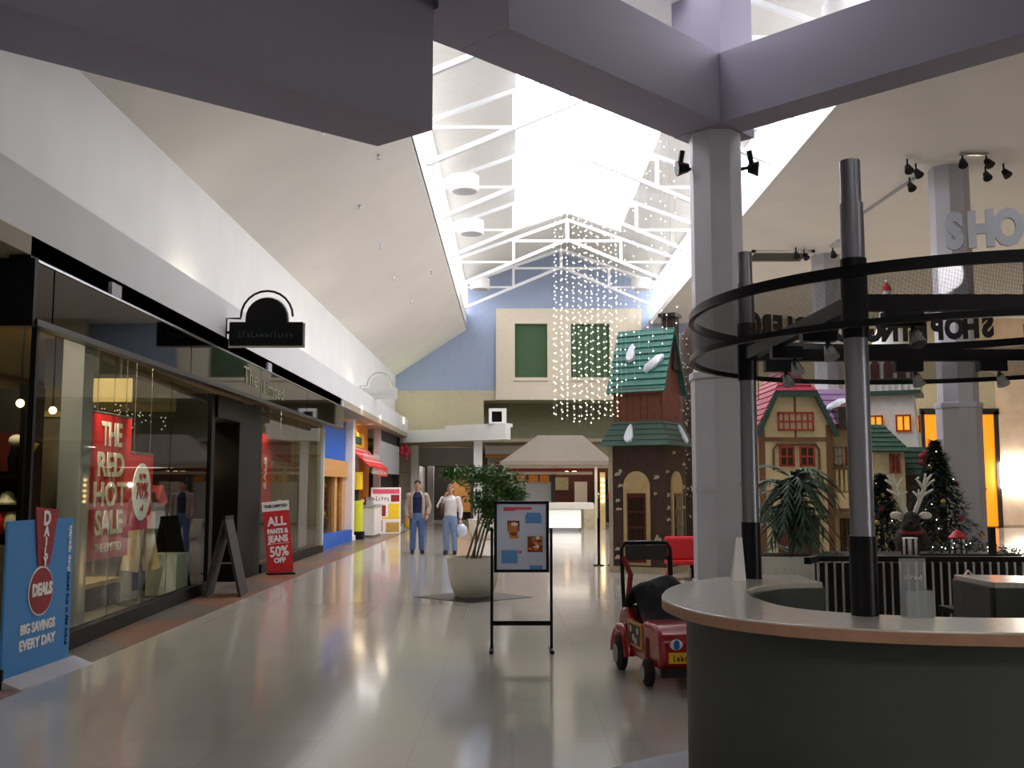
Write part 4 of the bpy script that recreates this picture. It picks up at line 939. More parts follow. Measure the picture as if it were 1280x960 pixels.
# ================================================================== PLANTERS AND TREES
def bowl(loc, label, r=.41, h=.58):
    t = thing('planter_bowl', label, 'planter', loc)
    MB().lathe([(r*.62,0),(r*.66,.02),(r*.78,.12),(r*.9,.3),(r*.97,h-.02),(r,h-.015),(r,h),(r*.93,h),(r*.9,h-.06)],36).build('bowl','planter_white',t,smooth=50)
    MB().lathe([(r*.88,h-.075),(r*.88,h-.06)],24).build('soil','snow',t)
    return t
bowl((-.57,15.4,0), 'big cream planter bowl partly behind the poster stand')
B_ = MB().prism([(-1.45,15.35),(-.57,14.55),(.3,15.35),(-.57,16.2)],.0,.006)
tag(B_.build('floor_mat','dark_frame'), 'dark diamond shaped mat under the cream planter bowl', 'mat')
def leafcloud(mb, centers, n, size, rr, droop=.4):
    for i in range(n):
        c, r = rr.choice(centers)
        while True:
            p = Vector((rr.uniform(-1,1),rr.uniform(-1,1),rr.uniform(-1,1)))
            if .25 < p.length < 1: break
        p = Vector(c)+Vector((p.x*r[0],p.y*r[1],p.z*r[2])); a = rr.uniform(0,2*pi); e = rr.uniform(-1.1,.5)*droop*2
        d = Vector((cos(a)*cos(e),sin(a)*cos(e),sin(e))); w = d.cross(Vector((0,0,1))).normalized()*size*.22; L = size*rr.uniform(.7,1.3); up = Vector((0,0,size*.12))
        mb.add([p,p+d*L*.5+w+up,p+d*L,p+d*L*.5-w+up],[(0,1,2),(0,2,3)])
rr = random.Random(11)
t = thing('potted_tree', 'leafy tree with thin leaning stems growing in the cream planter bowl', 'tree', (-.57,15.4,.5))
for i,(a,b) in enumerate(((-.12,.25),(-.05,.3),(.02,.32),(.08,.36),(.0,.1))):
    MB().tube([(a,.0+i*.02,0),(a*.6+b*.45,.02*i,.5),(a*.2+b,-.02*i,.95)],[.018,.015,.01],7).build('stem','bark',t,smooth=60)
cs = [((.2,0,1.05),(.38,.4,.28)),((-.1,0,1.3),(.3,.35,.15)),((.5,.1,1.15),(.3,.3,.22)),((.25,0,1.32),(.3,.3,.16)),((.28,0,.72),(.2,.2,.28)),((.62,0,1.0),(.16,.2,.12)),((-.34,0,1.33),(.13,.15,.07)),((.22,0,.9),(.3,.3,.2))]
m_ = MB(); leafcloud(m_, cs, 2400, .1, rr); m_.build('foliage','leaf',t,kind='stuff')
m_ = MB(); leafcloud(m_, cs, 350, .1, rr); m_.build('young_leaves','leaf_light',t,kind='stuff')
bowl((-.85,32.6,0), 'second cream planter bowl farther down the hall, behind the tree stems', .55, .62)
# ================================================================== CHRISTMAS LIGHT CURTAIN
rr = random.Random(4)
strands = []
for i in range(22): strands.append((.72+1.06*(i%11)/10+ (.045 if i > 10 else 0)+rr.uniform(-.012,.012), 17.2+.55*(i>10)+.25*sin(pi*(i%11)/10)*(1 if i>10 else -1), 2.84-.12*sin(pi*(i%11)/10)+rr.uniform(-.03,.03)))
for i in range(9): strands.append((1.86+.1*i, 17.3-.12*i+.3*(i%2), 3.15+.13*i+.06*(i%2)))
zt = 9.6
hp = thing('light_rack', 'flat white rack from which the strings of lights hang', 'rack', (1.7,17.2,zt))
B(-1.1,1.1,-1.25,.95,-.015,.015).build('panel','truss_white',hp)
for x in (-.7,.7): MB().bar((x,.9,0),(x,.9,1.3),.015).build('cable','steel',hp)
nm = ['leftmost','second','third','fourth','fifth','sixth','seventh','eighth','ninth','tenth','rightmost']
for i, (x, y, z) in enumerate(strands):
    if i < 22: lb = '%s string of tiny white lights in the %s row of the dense curtain' % (nm[i%11], 'front' if i < 11 else 'rear')
    else: lb = 'short string of tiny white lights over the green roof, %s from the dense curtain' % ('first','second','third','fourth','fifth','sixth','seventh','eighth','last')[i-22]
    s_ = thing('light_string', lb, 'string lights', (x,y,z), 0, 'strings of the hanging light curtain')
    MB().bar((0,0,0),(0,0,zt-z-.01),.003).build('wire','white_paint',s_)
    m_ = MB(); zz = 0; ph = rr.uniform(0,.12)
    while zz < zt-z-.2: m_.octa((rr.uniform(-.012,.012),-.01,zz+ph+rr.uniform(-.02,.02)), .0135 if i < 22 else .0125); zz += .13 if i < 22 else .26
    m_.build('bulbs','bulb',s_,kind='stuff')
t = thing('curtain_lamp', 'brighter round lamp at the right end of the light strings', 'lamp', (2.66,16.9,4.9)); MB().ball((0,0,0),.05).build('globe','lamp_white',t); MB().bar((0,0,.04),(0,0,zt-4.9),.006).build('wire','white_paint',t)
# ================================================================== PUSH CAR FOR CHILDREN
c = thing('child_push_car', 'red toy push car with black cloth on its seat and a tall black handle', 'push car', (1.33,8.95,0), R(10))
c.scale = (1.1,1.1,1.1)
prof = [(-.56,.14),(-.6,.24),(-.58,.38),(-.46,.44),(-.2,.46),(-.1,.42),(.05,.40),(.2,.42),(.3,.5),(.42,.5),(.5,.42),(.52,.2),(.5,.14)]
def side(w, pr_): 
    n = len(pr_); return MB().add([(-w,y,z) for y,z in pr_]+[(w,y,z) for y,z in pr_],[tuple(range(n)),tuple(range(2*n-1,n-1,-1))]+[(i,i+n,(i+1)%n+n,(i+1)%n) for i in range(n)])
side(.25,prof).build('body','car_red',c,bevel=.035,smooth=50)
for s_ in (-1,1):
    for yy, r_, nmw in ((-.36,.1,'front_wheel'),(.36,.13,'rear_wheel')):
        w_ = MB(); w_.M = Matrix.Translation((s_*.27,yy,r_)) @ Matrix.Rotation(pi/2,4,'Y'); w_.lathe([(r_*.7,-.035),(r_,-.02),(r_,.02),(r_*.7,.035)],18); w_ = w_.build('wheel','tyre',c,smooth=40)
        h_ = MB(); h_.M = Matrix.Translation((s_*.285,yy,r_)) @ Matrix.Rotation(pi/2,4,'Y'); h_.lathe([(r_*.6,-.035),(r_*.45,.03)],14); h_.build('hub','steel',w_,smooth=40)
    MB().tube([(s_*.26,.36+.2*cos(a),.13+.2*sin(a)) for a in [pi*i/8 for i in range(9)]],.045,8).build('mudguard','car_red',c,smooth=60)
    B(s_*.252-.012,s_*.252+.012,-.3,-.26,.14,.34).build('door_strip','boards_brown',c)
    dc = B(s_*.25-.012,s_*.25+.012,-.16,.18,.23,.42).build('side_decal','gold',c); B(s_*.25-.016,s_*.25+.016,-.13,.15,.25,.4).build('decal_face','dark_frame',dc)
    for k,(y_,z_) in enumerate(((-.08,.36),(.03,.3),(.1,.36),(-.03,.28))): MB().ball((s_*.264,y_,z_),(.006,.035,.03),8,4).build('decal_print','cream_print',dc)
    MB().ball((s_*.13,-.592,.33),(.05,.012,.038),12,6).build('headlamp','white_print',c); MB().ball((s_*.13,-.601,.33),(.024,.008,.036),10,5).build('headlamp_pupil','deep_blue',c)
np_ = B(-.19,.19,-.612,-.59,.2,.275).build('number_plate','yellow',c); m_ = MB(); scribble(m_,-.16,.16,.215,.045,-.614,8); m_.build('lettering','meat',np_)
B(-.24,.24,-.6,-.55,.1,.16).build('bumper','tyre',c)
MB().tube([(-.21,.44,.3),(-.21,.5,.7),(-.21,.52,.95),(-.18,.52,1.0),(.18,.52,1.0),(.21,.52,.95),(.21,.5,.7),(.21,.44,.3)],.017,8).build('push_handle','black_metal',c,smooth=60)
B(-.18,.18,.5,.53,.86,.98).build('handle_net','shop_dark',c)
for s_ in (-1,1): MB().tube([(s_*.19,.46,.44),(s_*.17,.4,.75),(s_*.2,.51,.88)],.022,7).build('strut','crimson' if s_ < 0 else 'black_metal',c)
rr = random.Random(8); cl = MB()
NX, NY = 12, 16
V = []
for j in range(NY+1):
    for i in range(NX+1):
        u = i/NX*2-1; v = j/NY
        V.append((u*.235, -.26+v*.72, .43+.33*math.exp(-((v-.62)/.34)**2)*(1-.4*u*u)+.025*sin(4*u+9*v)+rr.uniform(-.02,.02)))
cl.add(V,[(j*(NX+1)+i,j*(NX+1)+i+1,(j+1)*(NX+1)+i+1,(j+1)*(NX+1)+i) for j in range(NY) for i in range(NX)])
co = cl.build('black_cloth','cloth_black',None,smooth=80); so = co.modifiers.new('thick','SOLIDIFY'); so.thickness = .03; co.modifiers.new('sub','SUBSURF').levels = 1
co.location = c.location; co.rotation_euler = c.rotation_euler; co.scale = c.scale; tag(co,'crumpled black cloth heaped on the seat of the red push car','cloth')
sk = MB(); sk.box(-.18,.18,.2,.45,.42,.5); sk.build('seat','tyre',c)
# red child seat by the column
t = thing('child_chair', 'small red plastic seat beside the big column', 'chair', (3.02,18.3,0))
B(-.3,.3,-.05,.3,.32,.74).build('backrest','red',t,bevel=.05); B(-.3,.3,-.2,.25,.26,.34).build('seat','red',t,bevel=.02)
for s_ in (-1,1):
    MB().bar((s_*.26,-.15,.28),(s_*.33,-.2,0),.05).build('leg','red',t); MB().bar((s_*.2,.22,.28),(s_*.22,.26,0),.05).build('leg','black',t)
# thin stanchions by the tower
for k,x in enumerate((1.8,2.1)):
    t = thing('rail_post', ('left' if k==0 else 'right')+' thin dark rail post standing before the fairy tale tower', 'post', (x,21.5,0)); MB().bar((0,0,.02),(0,0,.98),.05 if k == 0 else .02).build('shaft','black_metal' if k==0 else 'gold',t); MB().lathe([(.12,0),(.12,.02)],14).build('base','black_metal',t)
# ================================================================== FAIRY TALE VILLAGE
def courses(parent, m, p0, p1, p2, p3, n, th=.03, name='shingle_course', per=0):
    # roof slope p0-p1 (eave, left to right) up to p3-p2 (ridge): rows of shingles, each row split into shingles
    p0,p1,p2,p3 = map(Vector,(p0,p1,p2,p3)); nrm = (p1-p0).cross(p3-p0).normalized()
    for k in range(n):
        a, b = k/n, min(1, (k+1.25)/n)
        l0 = p0.lerp(p3,a); r0 = p1.lerp(p2,a); l1 = p0.lerp(p3,b); r1 = p1.lerp(p2,b)
        w = per or 1
        for j in range(w):
            u0 = max(0,(j-(.5 if k%2 and w>1 else 0))/w); u1 = min(1,(j+1-(.5 if k%2 and w>1 else 0))/w-.012*(w>1))
            if k%2 and w>1 and j == w-1: u1 = 1
            A=l0.lerp(r0,u0)+nrm*th; Bq=l0.lerp(r0,u1)+nrm*th; Cq=l1.lerp(r1,u1)+nrm*.006; D=l1.lerp(r1,u0)+nrm*.006
            A2,B2,C2,D2 = [v-nrm*th for v in (A,Bq,Cq,D)]
            MB().add([A,Bq,Cq,D,A2,B2,C2,D2],[(0,1,2,3),(7,6,5,4),(0,4,5,1),(1,5,6,2),(2,6,7,3),(3,7,4,0)]).build(name, m, parent)
def snowpatch(parent, c, u, v, pts):
    c,u,v = Vector(c),Vector(u).normalized(),Vector(v).normalized(); n = u.cross(v)
    m_ = MB(); k = len(pts)
    m_.add([c+u*x+v*y for x,y in pts]+[c+u*x*.85+v*y*.85+n*.05 for x,y in pts],[tuple(range(k,2*k))]+[(i,(i+1)%k,(i+1)%k+k,i+k) for i in range(k)])
    m_.build('snow_patch','snow',parent,smooth=60)
blob = [(.0,-.2),(.08,-.16),(.1,-.05),(.07,.05),(.05,.15),(0,.24),(-.05,.16),(-.08,.05),(-.1,-.08),(-.07,-.17)]
blob2 = [(-.2,-.16),(-.1,-.2),(.02,-.12),(.14,.0),(.22,.14),(.18,.22),(.06,.2),(-.06,.08),(-.18,-.04)]
T = thing('clock_tower_house', 'tall brown fairy tale tower with green snowy roof and yellow arched door', 'play house', (2.66,20.07,0), R(-30))
h = .56
B(-h,h,-h,h,0,2.45).build('body','tower_brown',T)
B(-h-.02,-h+.06,-h-.02,-h+.06,0,2.45).build('corner_strip','stone_cream',T)
B(-h-.03,h+.03,-h-.03,h+.03,0,.12).build('plinth','stone_cream',T)
e, g = .72, .48
ev = [(-e,-e,2.4),(e,-e,2.4),(e,e,2.4),(-e,e,2.4)]; tp = [(-g,-g,2.92),(g,-g,2.92),(g,g,2.92),(-g,g,2.92)]
MB().add(ev+tp,[(3,2,1,0),(0,1,5,4),(1,2,6,5),(2,3,7,6),(3,0,4,7),(4,5,6,7)]).build('roof_skirt','roof_green_dark',T)
for i in (0,1):
    j=(i+1)%4; courses(T,'roof_green_dark',ev[i],ev[j],tp[j],tp[i],5,.02)
snowpatch(T,(-.12,-.62,2.62),(1,0,0),(0,.42,.9),blob); snowpatch(T,(.62,.25,2.62),(0,1,0),(-.42,0,.9),blob)
ub = thing('x','','x'); bpy.data.objects.remove(ub)
u = .5
for k in range(7): B(-u+k*u*2/7+.004,-u+(k+1)*u*2/7-.004,-u-.015,-u+.01,2.86,3.5).build('board','boards_brown',T); B(u-.01,u+.015,-u+k*u*2/7+.004,-u+(k+1)*u*2/7-.004,2.86,3.5).build('board','boards_brown',T)
B(-u+.01,u-.01,-u+.005,u,2.86,3.5).build('upper_body','boards_brown',T)
MB().add([(-u,-u,3.5),(-u,u,3.5),(-u,0,4.62),(u,-u,3.5),(u,u,3.5),(u,0,4.62)],[(0,2,1),(3,4,5),(0,1,4,3),(0,3,5,2),(1,2,5,4)]).build('gable','boards_brown',T)
B(-u-.08,u+.08,-u-.1,-u-.04,3.4,3.5).build('eave_board','boards_brown',T)
courses(T,'roof_green',(-u-.1,-u-.1,3.42),(u+.1,-u-.1,3.42),(u+.1,0,4.72),(-u-.1,0,4.72),10,.035)
courses(T,'roof_green',(u+.1,u+.1,3.42),(-u-.1,u+.1,3.42),(-u-.1,0,4.72),(u+.1,0,4.72),10,.035)
sl = Vector((0,.6,1.3)); snowpatch(T,(-.22,-.26,4.22),(1,0,0),sl,blob); snowpatch(T,(.28,-.36,3.98),(1,0,0),sl,blob2)
B(.3,.55,.05,.35,3.9,4.95).build('chimney','tower_brown',T); B(.25,.6,0,.4,4.95,5.02).build('chimney_cap','dark_frame',T)
def archface(pts_y, rot, name_m):
    m_ = MB(); m_.M = Matrix.Rotation(rot,4,'Z'); n=12
    pl=[(-.27,.15),(.27,.15)]+[(.27*cos(a),1.62+.3*sin(a)) for a in [pi*i/n for i in range(n+1)]]
    k=len(pl); m_.add([(x,-h-.04,z) for x,z in pl]+[(x,-h,z) for x,z in pl],[tuple(range(k)),tuple(range(2*k-1,k-1,-1))]+[(i,i+k,(i+1)%k+k,(i+1)%k) for i in range(k)]); a=m_.build('arched_surround','yellow' if 0 else 'tan_board',T)
    d_=MB(); d_.M=Matrix.Rotation(rot,4,'Z'); d_.box(-.19,.19,-h-.06,-h-.03,.2,1.5); d_=d_.build('door','door_red',T)
    for i in range(2):
        for j in range(4): p_=MB(); p_.M=Matrix.Rotation(rot,4,'Z'); p_.box(-.155+.16*i,-.005+.16*i,-h-.068,-h-.055,.3+.29*j,.55+.29*j); p_.build('pane','window_dark',d_)
archface(0,0,0); archface(0,pi/2,0)
rr = random.Random(21)
for f_ in (0,1):
    for k in range(13):
        x=rr.uniform(-.5,.5); z=rr.uniform(.2,2.3)
        if abs(x)<.3 and z<1.95: x=.4*(1 if x>0 else -1)
        m_=MB(); m_.M=Matrix.Rotation(f_*pi/2,4,'Z'); w_=rr.uniform(.035,.08); q_=rr.uniform(.02,.05)
        m_.add([(x-w_,-h,z-q_),(x+w_*.8,-h,z-q_*.7),(x+w_,-h,z+q_*.6),(x-w_*.4,-h,z+q_),(x-w_*.9,-h-.025,z-q_*.9),(x+w_*.7,-h-.025,z-q_*.6),(x+w_*.9,-h-.025,z+q_*.5),(x-w_*.4,-h-.025,z+q_*.9)],[(4,5,6,7),(0,1,5,4),(1,2,6,5),(2,3,7,6),(3,0,4,7)])
        m_.build('stone','stone_cream',T)
t = thing('speckled_pillar','tall speckled garlanded pillar between the tower and the big column','pillar',(3.75,21.2,0)); MB().lathe([(.3,0),(.26,2.5),(.24,4.7),(.1,5.0)],14).build('trunk','tower_brown',t,smooth=50)
m_=MB(); rr=random.Random(6)
for i in range(420):
    a=rr.uniform(0,2*pi); z=rr.uniform(.1,4.8); r_=.3-.012*z; m_.octa((r_*cos(a),r_*sin(a),z),rr.uniform(.012,.03))
m_.build('speckles','stone_cream',t,kind='stuff')
# cottage
H = thing('fairy_cottage','cream timbered fairy tale cottage with red clipped roof and red windows','play house',(5.62,20.3,0))
w_ = .72
def gam(x0,x1): return [(-w_,0),(w_,0),(w_,2.78),(.40,3.45),(-.40,3.45),(-w_,2.78)]
def yz(pl,y0,y1,m,nm,par):
    k=len(pl); return MB().add([(x,y0,z) for x,z in pl]+[(x,y1,z) for x,z in pl],[tuple(range(k)),tuple(range(2*k-1,k-1,-1))]+[(i,i+k,(i+1)%k+k,(i+1)%k) for i in range(k)]).build(nm,m,par)
yz(gam(0,0),0,1.8,'cottage_cream','wall',H)
for x in (-w_+.04,w_-.06): B(x-.06,x+.06,-.04,.02,0,2.85).build('timber_post','timber',H)
B(-w_,w_,-.035,.02,2.52,2.6).build('timber_beam','timber',H); B(-w_,w_,-.03,.02,1.0,1.07).build('timber_beam','timber',H); B(-.02,.02,-.02,.01,2.6,3.42).build('timber_strut','timber',H)
def pane_window(par, x0,x1,z0,z1,nx,nz,y=-.03,fm='frame_red',pm='window_gold',rot=None):
    fr_=MB(); fr_.M=rot; b_=.035
    fr_.box(x0,x1,y-.03,y,z0,z0+b_); fr_.box(x0,x1,y-.03,y,z1-b_,z1); fr_.box(x0,x0+b_,y-.03,y,z0,z1); fr_.box(x1-b_,x1,y-.03,y,z0,z1)
    for i in range(1,nx): xx=x0+(x1-x0)*i/nx; fr_.box(xx-.015,xx+.015,y-.025,y,z0,z1)
    for i in range(1,nz): zz=z0+(z1-z0)*i/nz; fr_.box(x0,x1,y-.025,y,zz-.015,zz+.015)
    f_=fr_.build('window_frame',fm,par)
    for i in range(nx):
        for j in range(nz):
            p_=MB(); p_.M=rot; p_.box(x0+(x1-x0)*i/nx,x0+(x1-x0)*(i+1)/nx,y-.008,y,z0+(z1-z0)*j/nz,z0+(z1-z0)*(j+1)/nz); p_.build('pane',pm,f_)
    return f_
pane_window(H,-.36,.36,2.73,3.1,6,2,pm='stone_cream')
pane_window(H,-.34,-.04,2.02,2.42,2,2,pm='window_dark'); pane_window(H,.06,.36,2.02,2.42,2,2,pm='window_dark')
m_=MB().tube([(-.45,-.03,1.95),(-.45,-.03,2.36),(-.38,-.03,2.46),(.38,-.03,2.46),(.45,-.03,2.36),(.45,-.03,1.95)],.025,6); m_.build('window_arch','timber',H)
B(-.4,.4,-.05,.0,.1,1.0).build('garage_door','door_red',H)
# roof
for s_ in (-1,1):
    a=[(s_*(w_+.1),-.12,2.68),(s_*(w_+.1),1.9,2.68),(s_*.38,1.9,3.55),(s_*.38,-.12,3.55)]
    if s_>0: courses(H,'roof_red',a[0],a[1],a[2],a[3],7,.03)
    else: courses(H,'roof_red',a[1],a[0],a[3],a[2],7,.03)
    b=[(s_*.38,-.12,3.55),(s_*.38,1.9,3.55),(0,1.9,4.05),(s_*.02,.45,4.05)]
    if s_>0: courses(H,'roof_red',b[0],b[1],b[2],b[3],4,.03)
    else: courses(H,'roof_red',b[1],b[0],b[3],b[2],4,.03)
    MB().add([(s_*(w_+.12),-.16,2.62),(s_*(w_+.12),-.1,2.62),(s_*.42,-.1,3.5),(s_*.42,-.16,3.5),(s_*(w_+.02),-.16,2.6),(s_*(w_+.02),-.1,2.6),(s_*.36,-.1,3.42),(s_*.36,-.16,3.42)],[(0,1,2,3),(7,6,5,4),(0,4,5,1),(3,2,6,7),(0,3,7,4),(1,5,6,2)]).build('bargeboard','roof_green_dark',H)
courses(H,'roof_red',(-.42,-.14,3.5),(.42,-.14,3.5),(.03,.45,4.05),(-.03,.45,4.05),5,.03)
B(-.42,.42,-.17,-.1,3.4,3.5).build('bargeboard','roof_green_dark',H)
B(w_,1.35,.25,1.8,0,2.85).build('side_wing','cottage_cream',H)
courses(H,'roof_purple',(w_,.12,2.85),(1.4,.12,2.85),(1.4,1.0,3.65),(w_,1.0,3.65),6,.03)
snowpatch(H,(1.0,.5,3.28),(1,0,0),(0,.88,.8),[(x*1.2,y*.9) for x,y in blob2])
B(.86,1.06,-.02,.5,2.78,3.2).build('dormer','window_dark',H); B(1.06,1.12,-.05,.5,2.75,3.3).build('dormer_post','timber',H)
pane_window(H,.82,1.0,2.05,2.42,2,2,y=.24,pm='white_print',fm='stone_cream'); pane_window(H,1.05,1.25,2.05,2.42,2,2,y=.24,pm='window_dark')
B(.76,1.35,.05,.25,1.96,2.02).build('balcony_rail','timber',H)
for i in range(6): B(.8+i*.09,.84+i*.09,.06,.1,1.55,1.96).build('baluster','cottage_cream',H)
B(.76,1.35,.0,.25,1.2,1.5).build('balcony_panel','cottage_cream',H); B(.72,1.35,-.02,.25,1.12,1.2).build('balcony_beam','timber',H)
B(.9,1.33,.2,.25,.1,1.0).build('lattice_back','window_dark',H)
for i in range(4): MB().bar((.92+i*.1,.19,.1),(.92+i*.1,.19,1.0),.02).build('lattice_bar','timber',H)
fl = thing('flag','tiny red flag on a pole above the cottage roof','flag',(5.05,20.9,3.6)); MB().bar((0,0,-.2),(0,0,1.45),.02).build('pole','timber',fl); MB().add([(.02,0,1.4),(.32,0,1.25),(.02,0,1.02),(.02,.02,1.4),(.32,.02,1.25),(.02,.02,1.02)],[(0,2,1),(3,4,5),(0,1,4,3),(1,2,5,4),(2,0,3,5)]).build('flag_cloth','orange',fl)
# windmill tower
M_ = thing('white_mill_tower','white tapering fairy tale tower with gallery, gothic windows and red lit windows','play house',(8.02,21.6,0),R(-25))
def taper(z0,z1,r0,r1): 
    return MB().add([(-r0,-r0,z0),(r0,-r0,z0),(r0,r0,z0),(-r0,r0,z0),(-r1,-r1,z1),(r1,-r1,z1),(r1,r1,z1),(-r1,r1,z1)],[(3,2,1,0),(4,5,6,7),(0,1,5,4),(1,2,6,5),(2,3,7,6),(3,0,4,7)])
taper(0,3.52,.74,.46).build('body','mill_white',M_)
B(-.62,.62,-.62,.62,3.52,3.6).build('gallery_floor','roof_green_dark',M_)
for s_,ax in ((-1,0),(1,1)):
    for i in range(10):
        v=-.56+i*.124
        (B(v,v+.07,-.6,-.56,3.6,3.8) if ax==0 else B(.56,.6,v,v+.07,3.6,3.8)).build('baluster','mill_white',M_)
B(-.62,.62,-.62,-.54,3.8,3.85).build('gallery_rail','roof_green_dark',M_); B(.54,.62,-.62,.62,3.8,3.85).build('gallery_rail','roof_green_dark',M_)
B(-.42,.42,-.42,.42,3.6,4.4).build('upper_body','mill_white',M_)
for i in range(3):
    for rt in (0,pi/2):
        m_=MB(); m_.M=Matrix.Rotation(rt,4,'Z'); x=-.26+i*.26
        pl=[(x-.09,3.85),(x+.09,3.85),(x+.09,4.15),(x,4.33),(x-.09,4.15)]; k=5
        m_.add([(a,-.45,b) for a,b in pl]+[(a,-.42,b) for a,b in pl],[tuple(range(k)),tuple(range(2*k-1,k-1,-1))]+[(q_,q_+k,(q_+1)%k+k,(q_+1)%k) for q_ in range(k)]); m_.build('gothic_window','door_red',M_)
B(-.5,.5,-.5,.5,4.4,4.46).build('cornice','roof_green_dark',M_)
MB().lathe([(.5,4.46),(.36,4.6),(.2,5.1),(.13,5.5),(.05,5.9)],20).build('spire','mill_white',M_,smooth=50)
MB().lathe([(.1,5.8),(.09,5.86),(.02,5.98)],12).build('red_cap','red',M_); MB().ball((0,0,6.0),.045).build('finial','white_print',M_,smooth=60)
for x0 in (-.42,.12): pane_window(M_,x0,x0+.3,2.75,3.1,2,1,y=-.53)
pane_window(M_,-.15,.15,2.75,3.1,2,1,y=-.53,rot=Matrix.Rotation(pi/2,4,'Z'))
L_ = thing('green_roof_hut','small cream hut with a grey green roof in front of the white tower','play house',(7.2,19.6,0))
B(-.35,.3,0,1.0,0,2.3).build('wall','cottage_cream',L_); courses(L_,'roof_green_dark',(-.42,-.12,2.28),(.38,-.12,2.28),(.15,.7,2.85),(-.42,.7,2.85),6,.03); pane_window(L_,0,.2,1.88,2.25,2,1,pm='door_red')
R_ = thing('poinsettia_roof','dark green sloped roof panel carrying a big red poinsettia','play house',(8.0,19.9,0)); B(-.4,.4,0,.8,0,1.85).build('wall','tower_brown',R_); courses(R_,'roof_green_dark',(-.45,-.1,1.85),(.45,-.1,1.85),(.4,.3,2.4),(-.4,.3,2.4),5,.03)
for i in range(7): a=2*pi*i/7; MB().ball((.1+.13*cos(a),-.08+.1,2.15+.13*sin(a)),(.1,.05,.08),8,5).build('petal','crimson',R_,smooth=60)
# village light
lamp('village_light','AREA',(5.5,17.5,5.6),25,(1,.93,.8),2.5,rot=(R(-25),0,0))
# ================================================================== TREES, REINDEER, STAGE
def pine(loc, hgt, rad, label, n, seed, lights):
    t = thing('christmas_tree', label, 'christmas tree', loc); rr = random.Random(seed)
    MB().tube([(0,0,0),(0,0,hgt*.96)],[.06,.015],8).build('trunk','bark',t)
    m_=MB()
    for i in range(n):
        z=hgt*(.08+.92*rr.random()**1.3); lay=1-.18*((z*6/hgt)%1); r_=rad*(1-(z/hgt))*lay+.03; a=rr.uniform(0,2*pi); q_=r_*rr.uniform(.45,1)
        p=Vector((q_*cos(a),q_*sin(a),z)); d=Vector((cos(a+rr.uniform(-.7,.7)),sin(a+rr.uniform(-.7,.7)),rr.uniform(-.7,.3))).normalized(); L=.13; w=d.cross(Vector((0,0,1))).normalized()*.022
        m_.add([p-w,p+w,p+d*L+w*.4,p+d*L-w*.4],[(0,1,2,3)])
    m_.build('needles','pine',t,kind='stuff')
    l_=MB()
    for i in range(lights): z=hgt*rr.uniform(.1,.95); a=rr.uniform(0,2*pi); r_=rad*(1-z/hgt)*.98+.02; l_.octa((r_*cos(a),r_*sin(a),z),.013)
    l_.build('lights','bulb',t,kind='stuff')
    for k in range(6): z=hgt*(.2+.12*k); a=-pi/2+rr.uniform(-1.2,1.2); r_=rad*(1-z/hgt)*.97; MB().ball((r_*cos(a),r_*sin(a),z),.045).build('bauble',('crimson','gold')[k%2],t,smooth=60)
    return t
pine((7.55,18.3,0),2.45,1.05,'dark green christmas tree with white lights, tallest, beside the pale column',5200,31,22)
pine((6.2,17.3,0),1.85,.8,'shorter dark christmas tree left of the white antlers',3600,32,18)
D = thing('reindeer','dark brown reindeer figure with large white antlers among the trees','reindeer figure',(5.95,15.4,0),R(-21))
bd=MB(); bd.tube([(0,.9,.78),(0,.5,.8),(0,.1,.82),(0,-.12,.92),(0,-.22,1.08)],[.2,.24,.25,.17,.12],12); bd.ball((0,-.32,1.15),(.11,.2,.11),12,8); bd.ball((0,-.47,1.1),(.075,.1,.07),10,6)
for s_ in (-1,1):
    bd.tube([(s_*.13,.05,.75),(s_*.13,.02,.42),(s_*.12,.04,.03)],[.09,.05,.035],8); bd.tube([(s_*.13,.85,.75),(s_*.14,.72,.52),(s_*.13,.92,.32),(s_*.13,.88,.03)],[.12,.075,.045,.035],8)
b_=bd.build('body','reindeer_fur',D,smooth=80); r_=b_.modifiers.new('remesh','REMESH'); r_.mode='VOXEL'; r_.voxel_size=.022; r_.use_smooth_shade=True
for s_ in (-1,1):
    an=MB(); an.tube([(s_*.06,-.25,1.24),(s_*.13,-.25,1.42),(s_*.2,-.28,1.6),(s_*.22,-.3,1.74)],[.03,.032,.028,.016],8)
    for (x,z,dx,dz) in ((.12,1.4,.0,.18),(.15,1.48,.17,.1),(.19,1.6,-.1,.14),(.2,1.62,.14,.1),(.21,1.68,.1,.12),(.14,1.45,-.1,.1),(.2,1.64,.02,.17)): an.tube([(s_*x,-.27,z),(s_*(x+dx),-.3,z+dz)],[.026,.014],7)
    an.build('antler','antler',D,smooth=60)
    MB().ball((s_*.2,-.22,1.2),(.09,.03,.055),10,6).build('ear','antler',D,smooth=60)
    MB().ball((s_*.075,-.42,1.19),.02,8,5).build('eye','black',D,smooth=60)
MB().ball((0,-.565,1.1),.03).build('nose','black',D,smooth=60); MB().lathe([(.15,.0),(.16,.03),(.14,.07)],14,(0,-.14,.93)).build('collar','crimson',D,smooth=50)
s_ = thing('stage_platform','low black draped platform behind the railing, below the reindeer','platform',(5.3,13.2,0)); B(-1.1,1.2,-.7,.6,0,.72).build('drape','cloth_black',s_); B(-1.12,1.22,-.72,.62,.72,.76).build('top','black',s_)
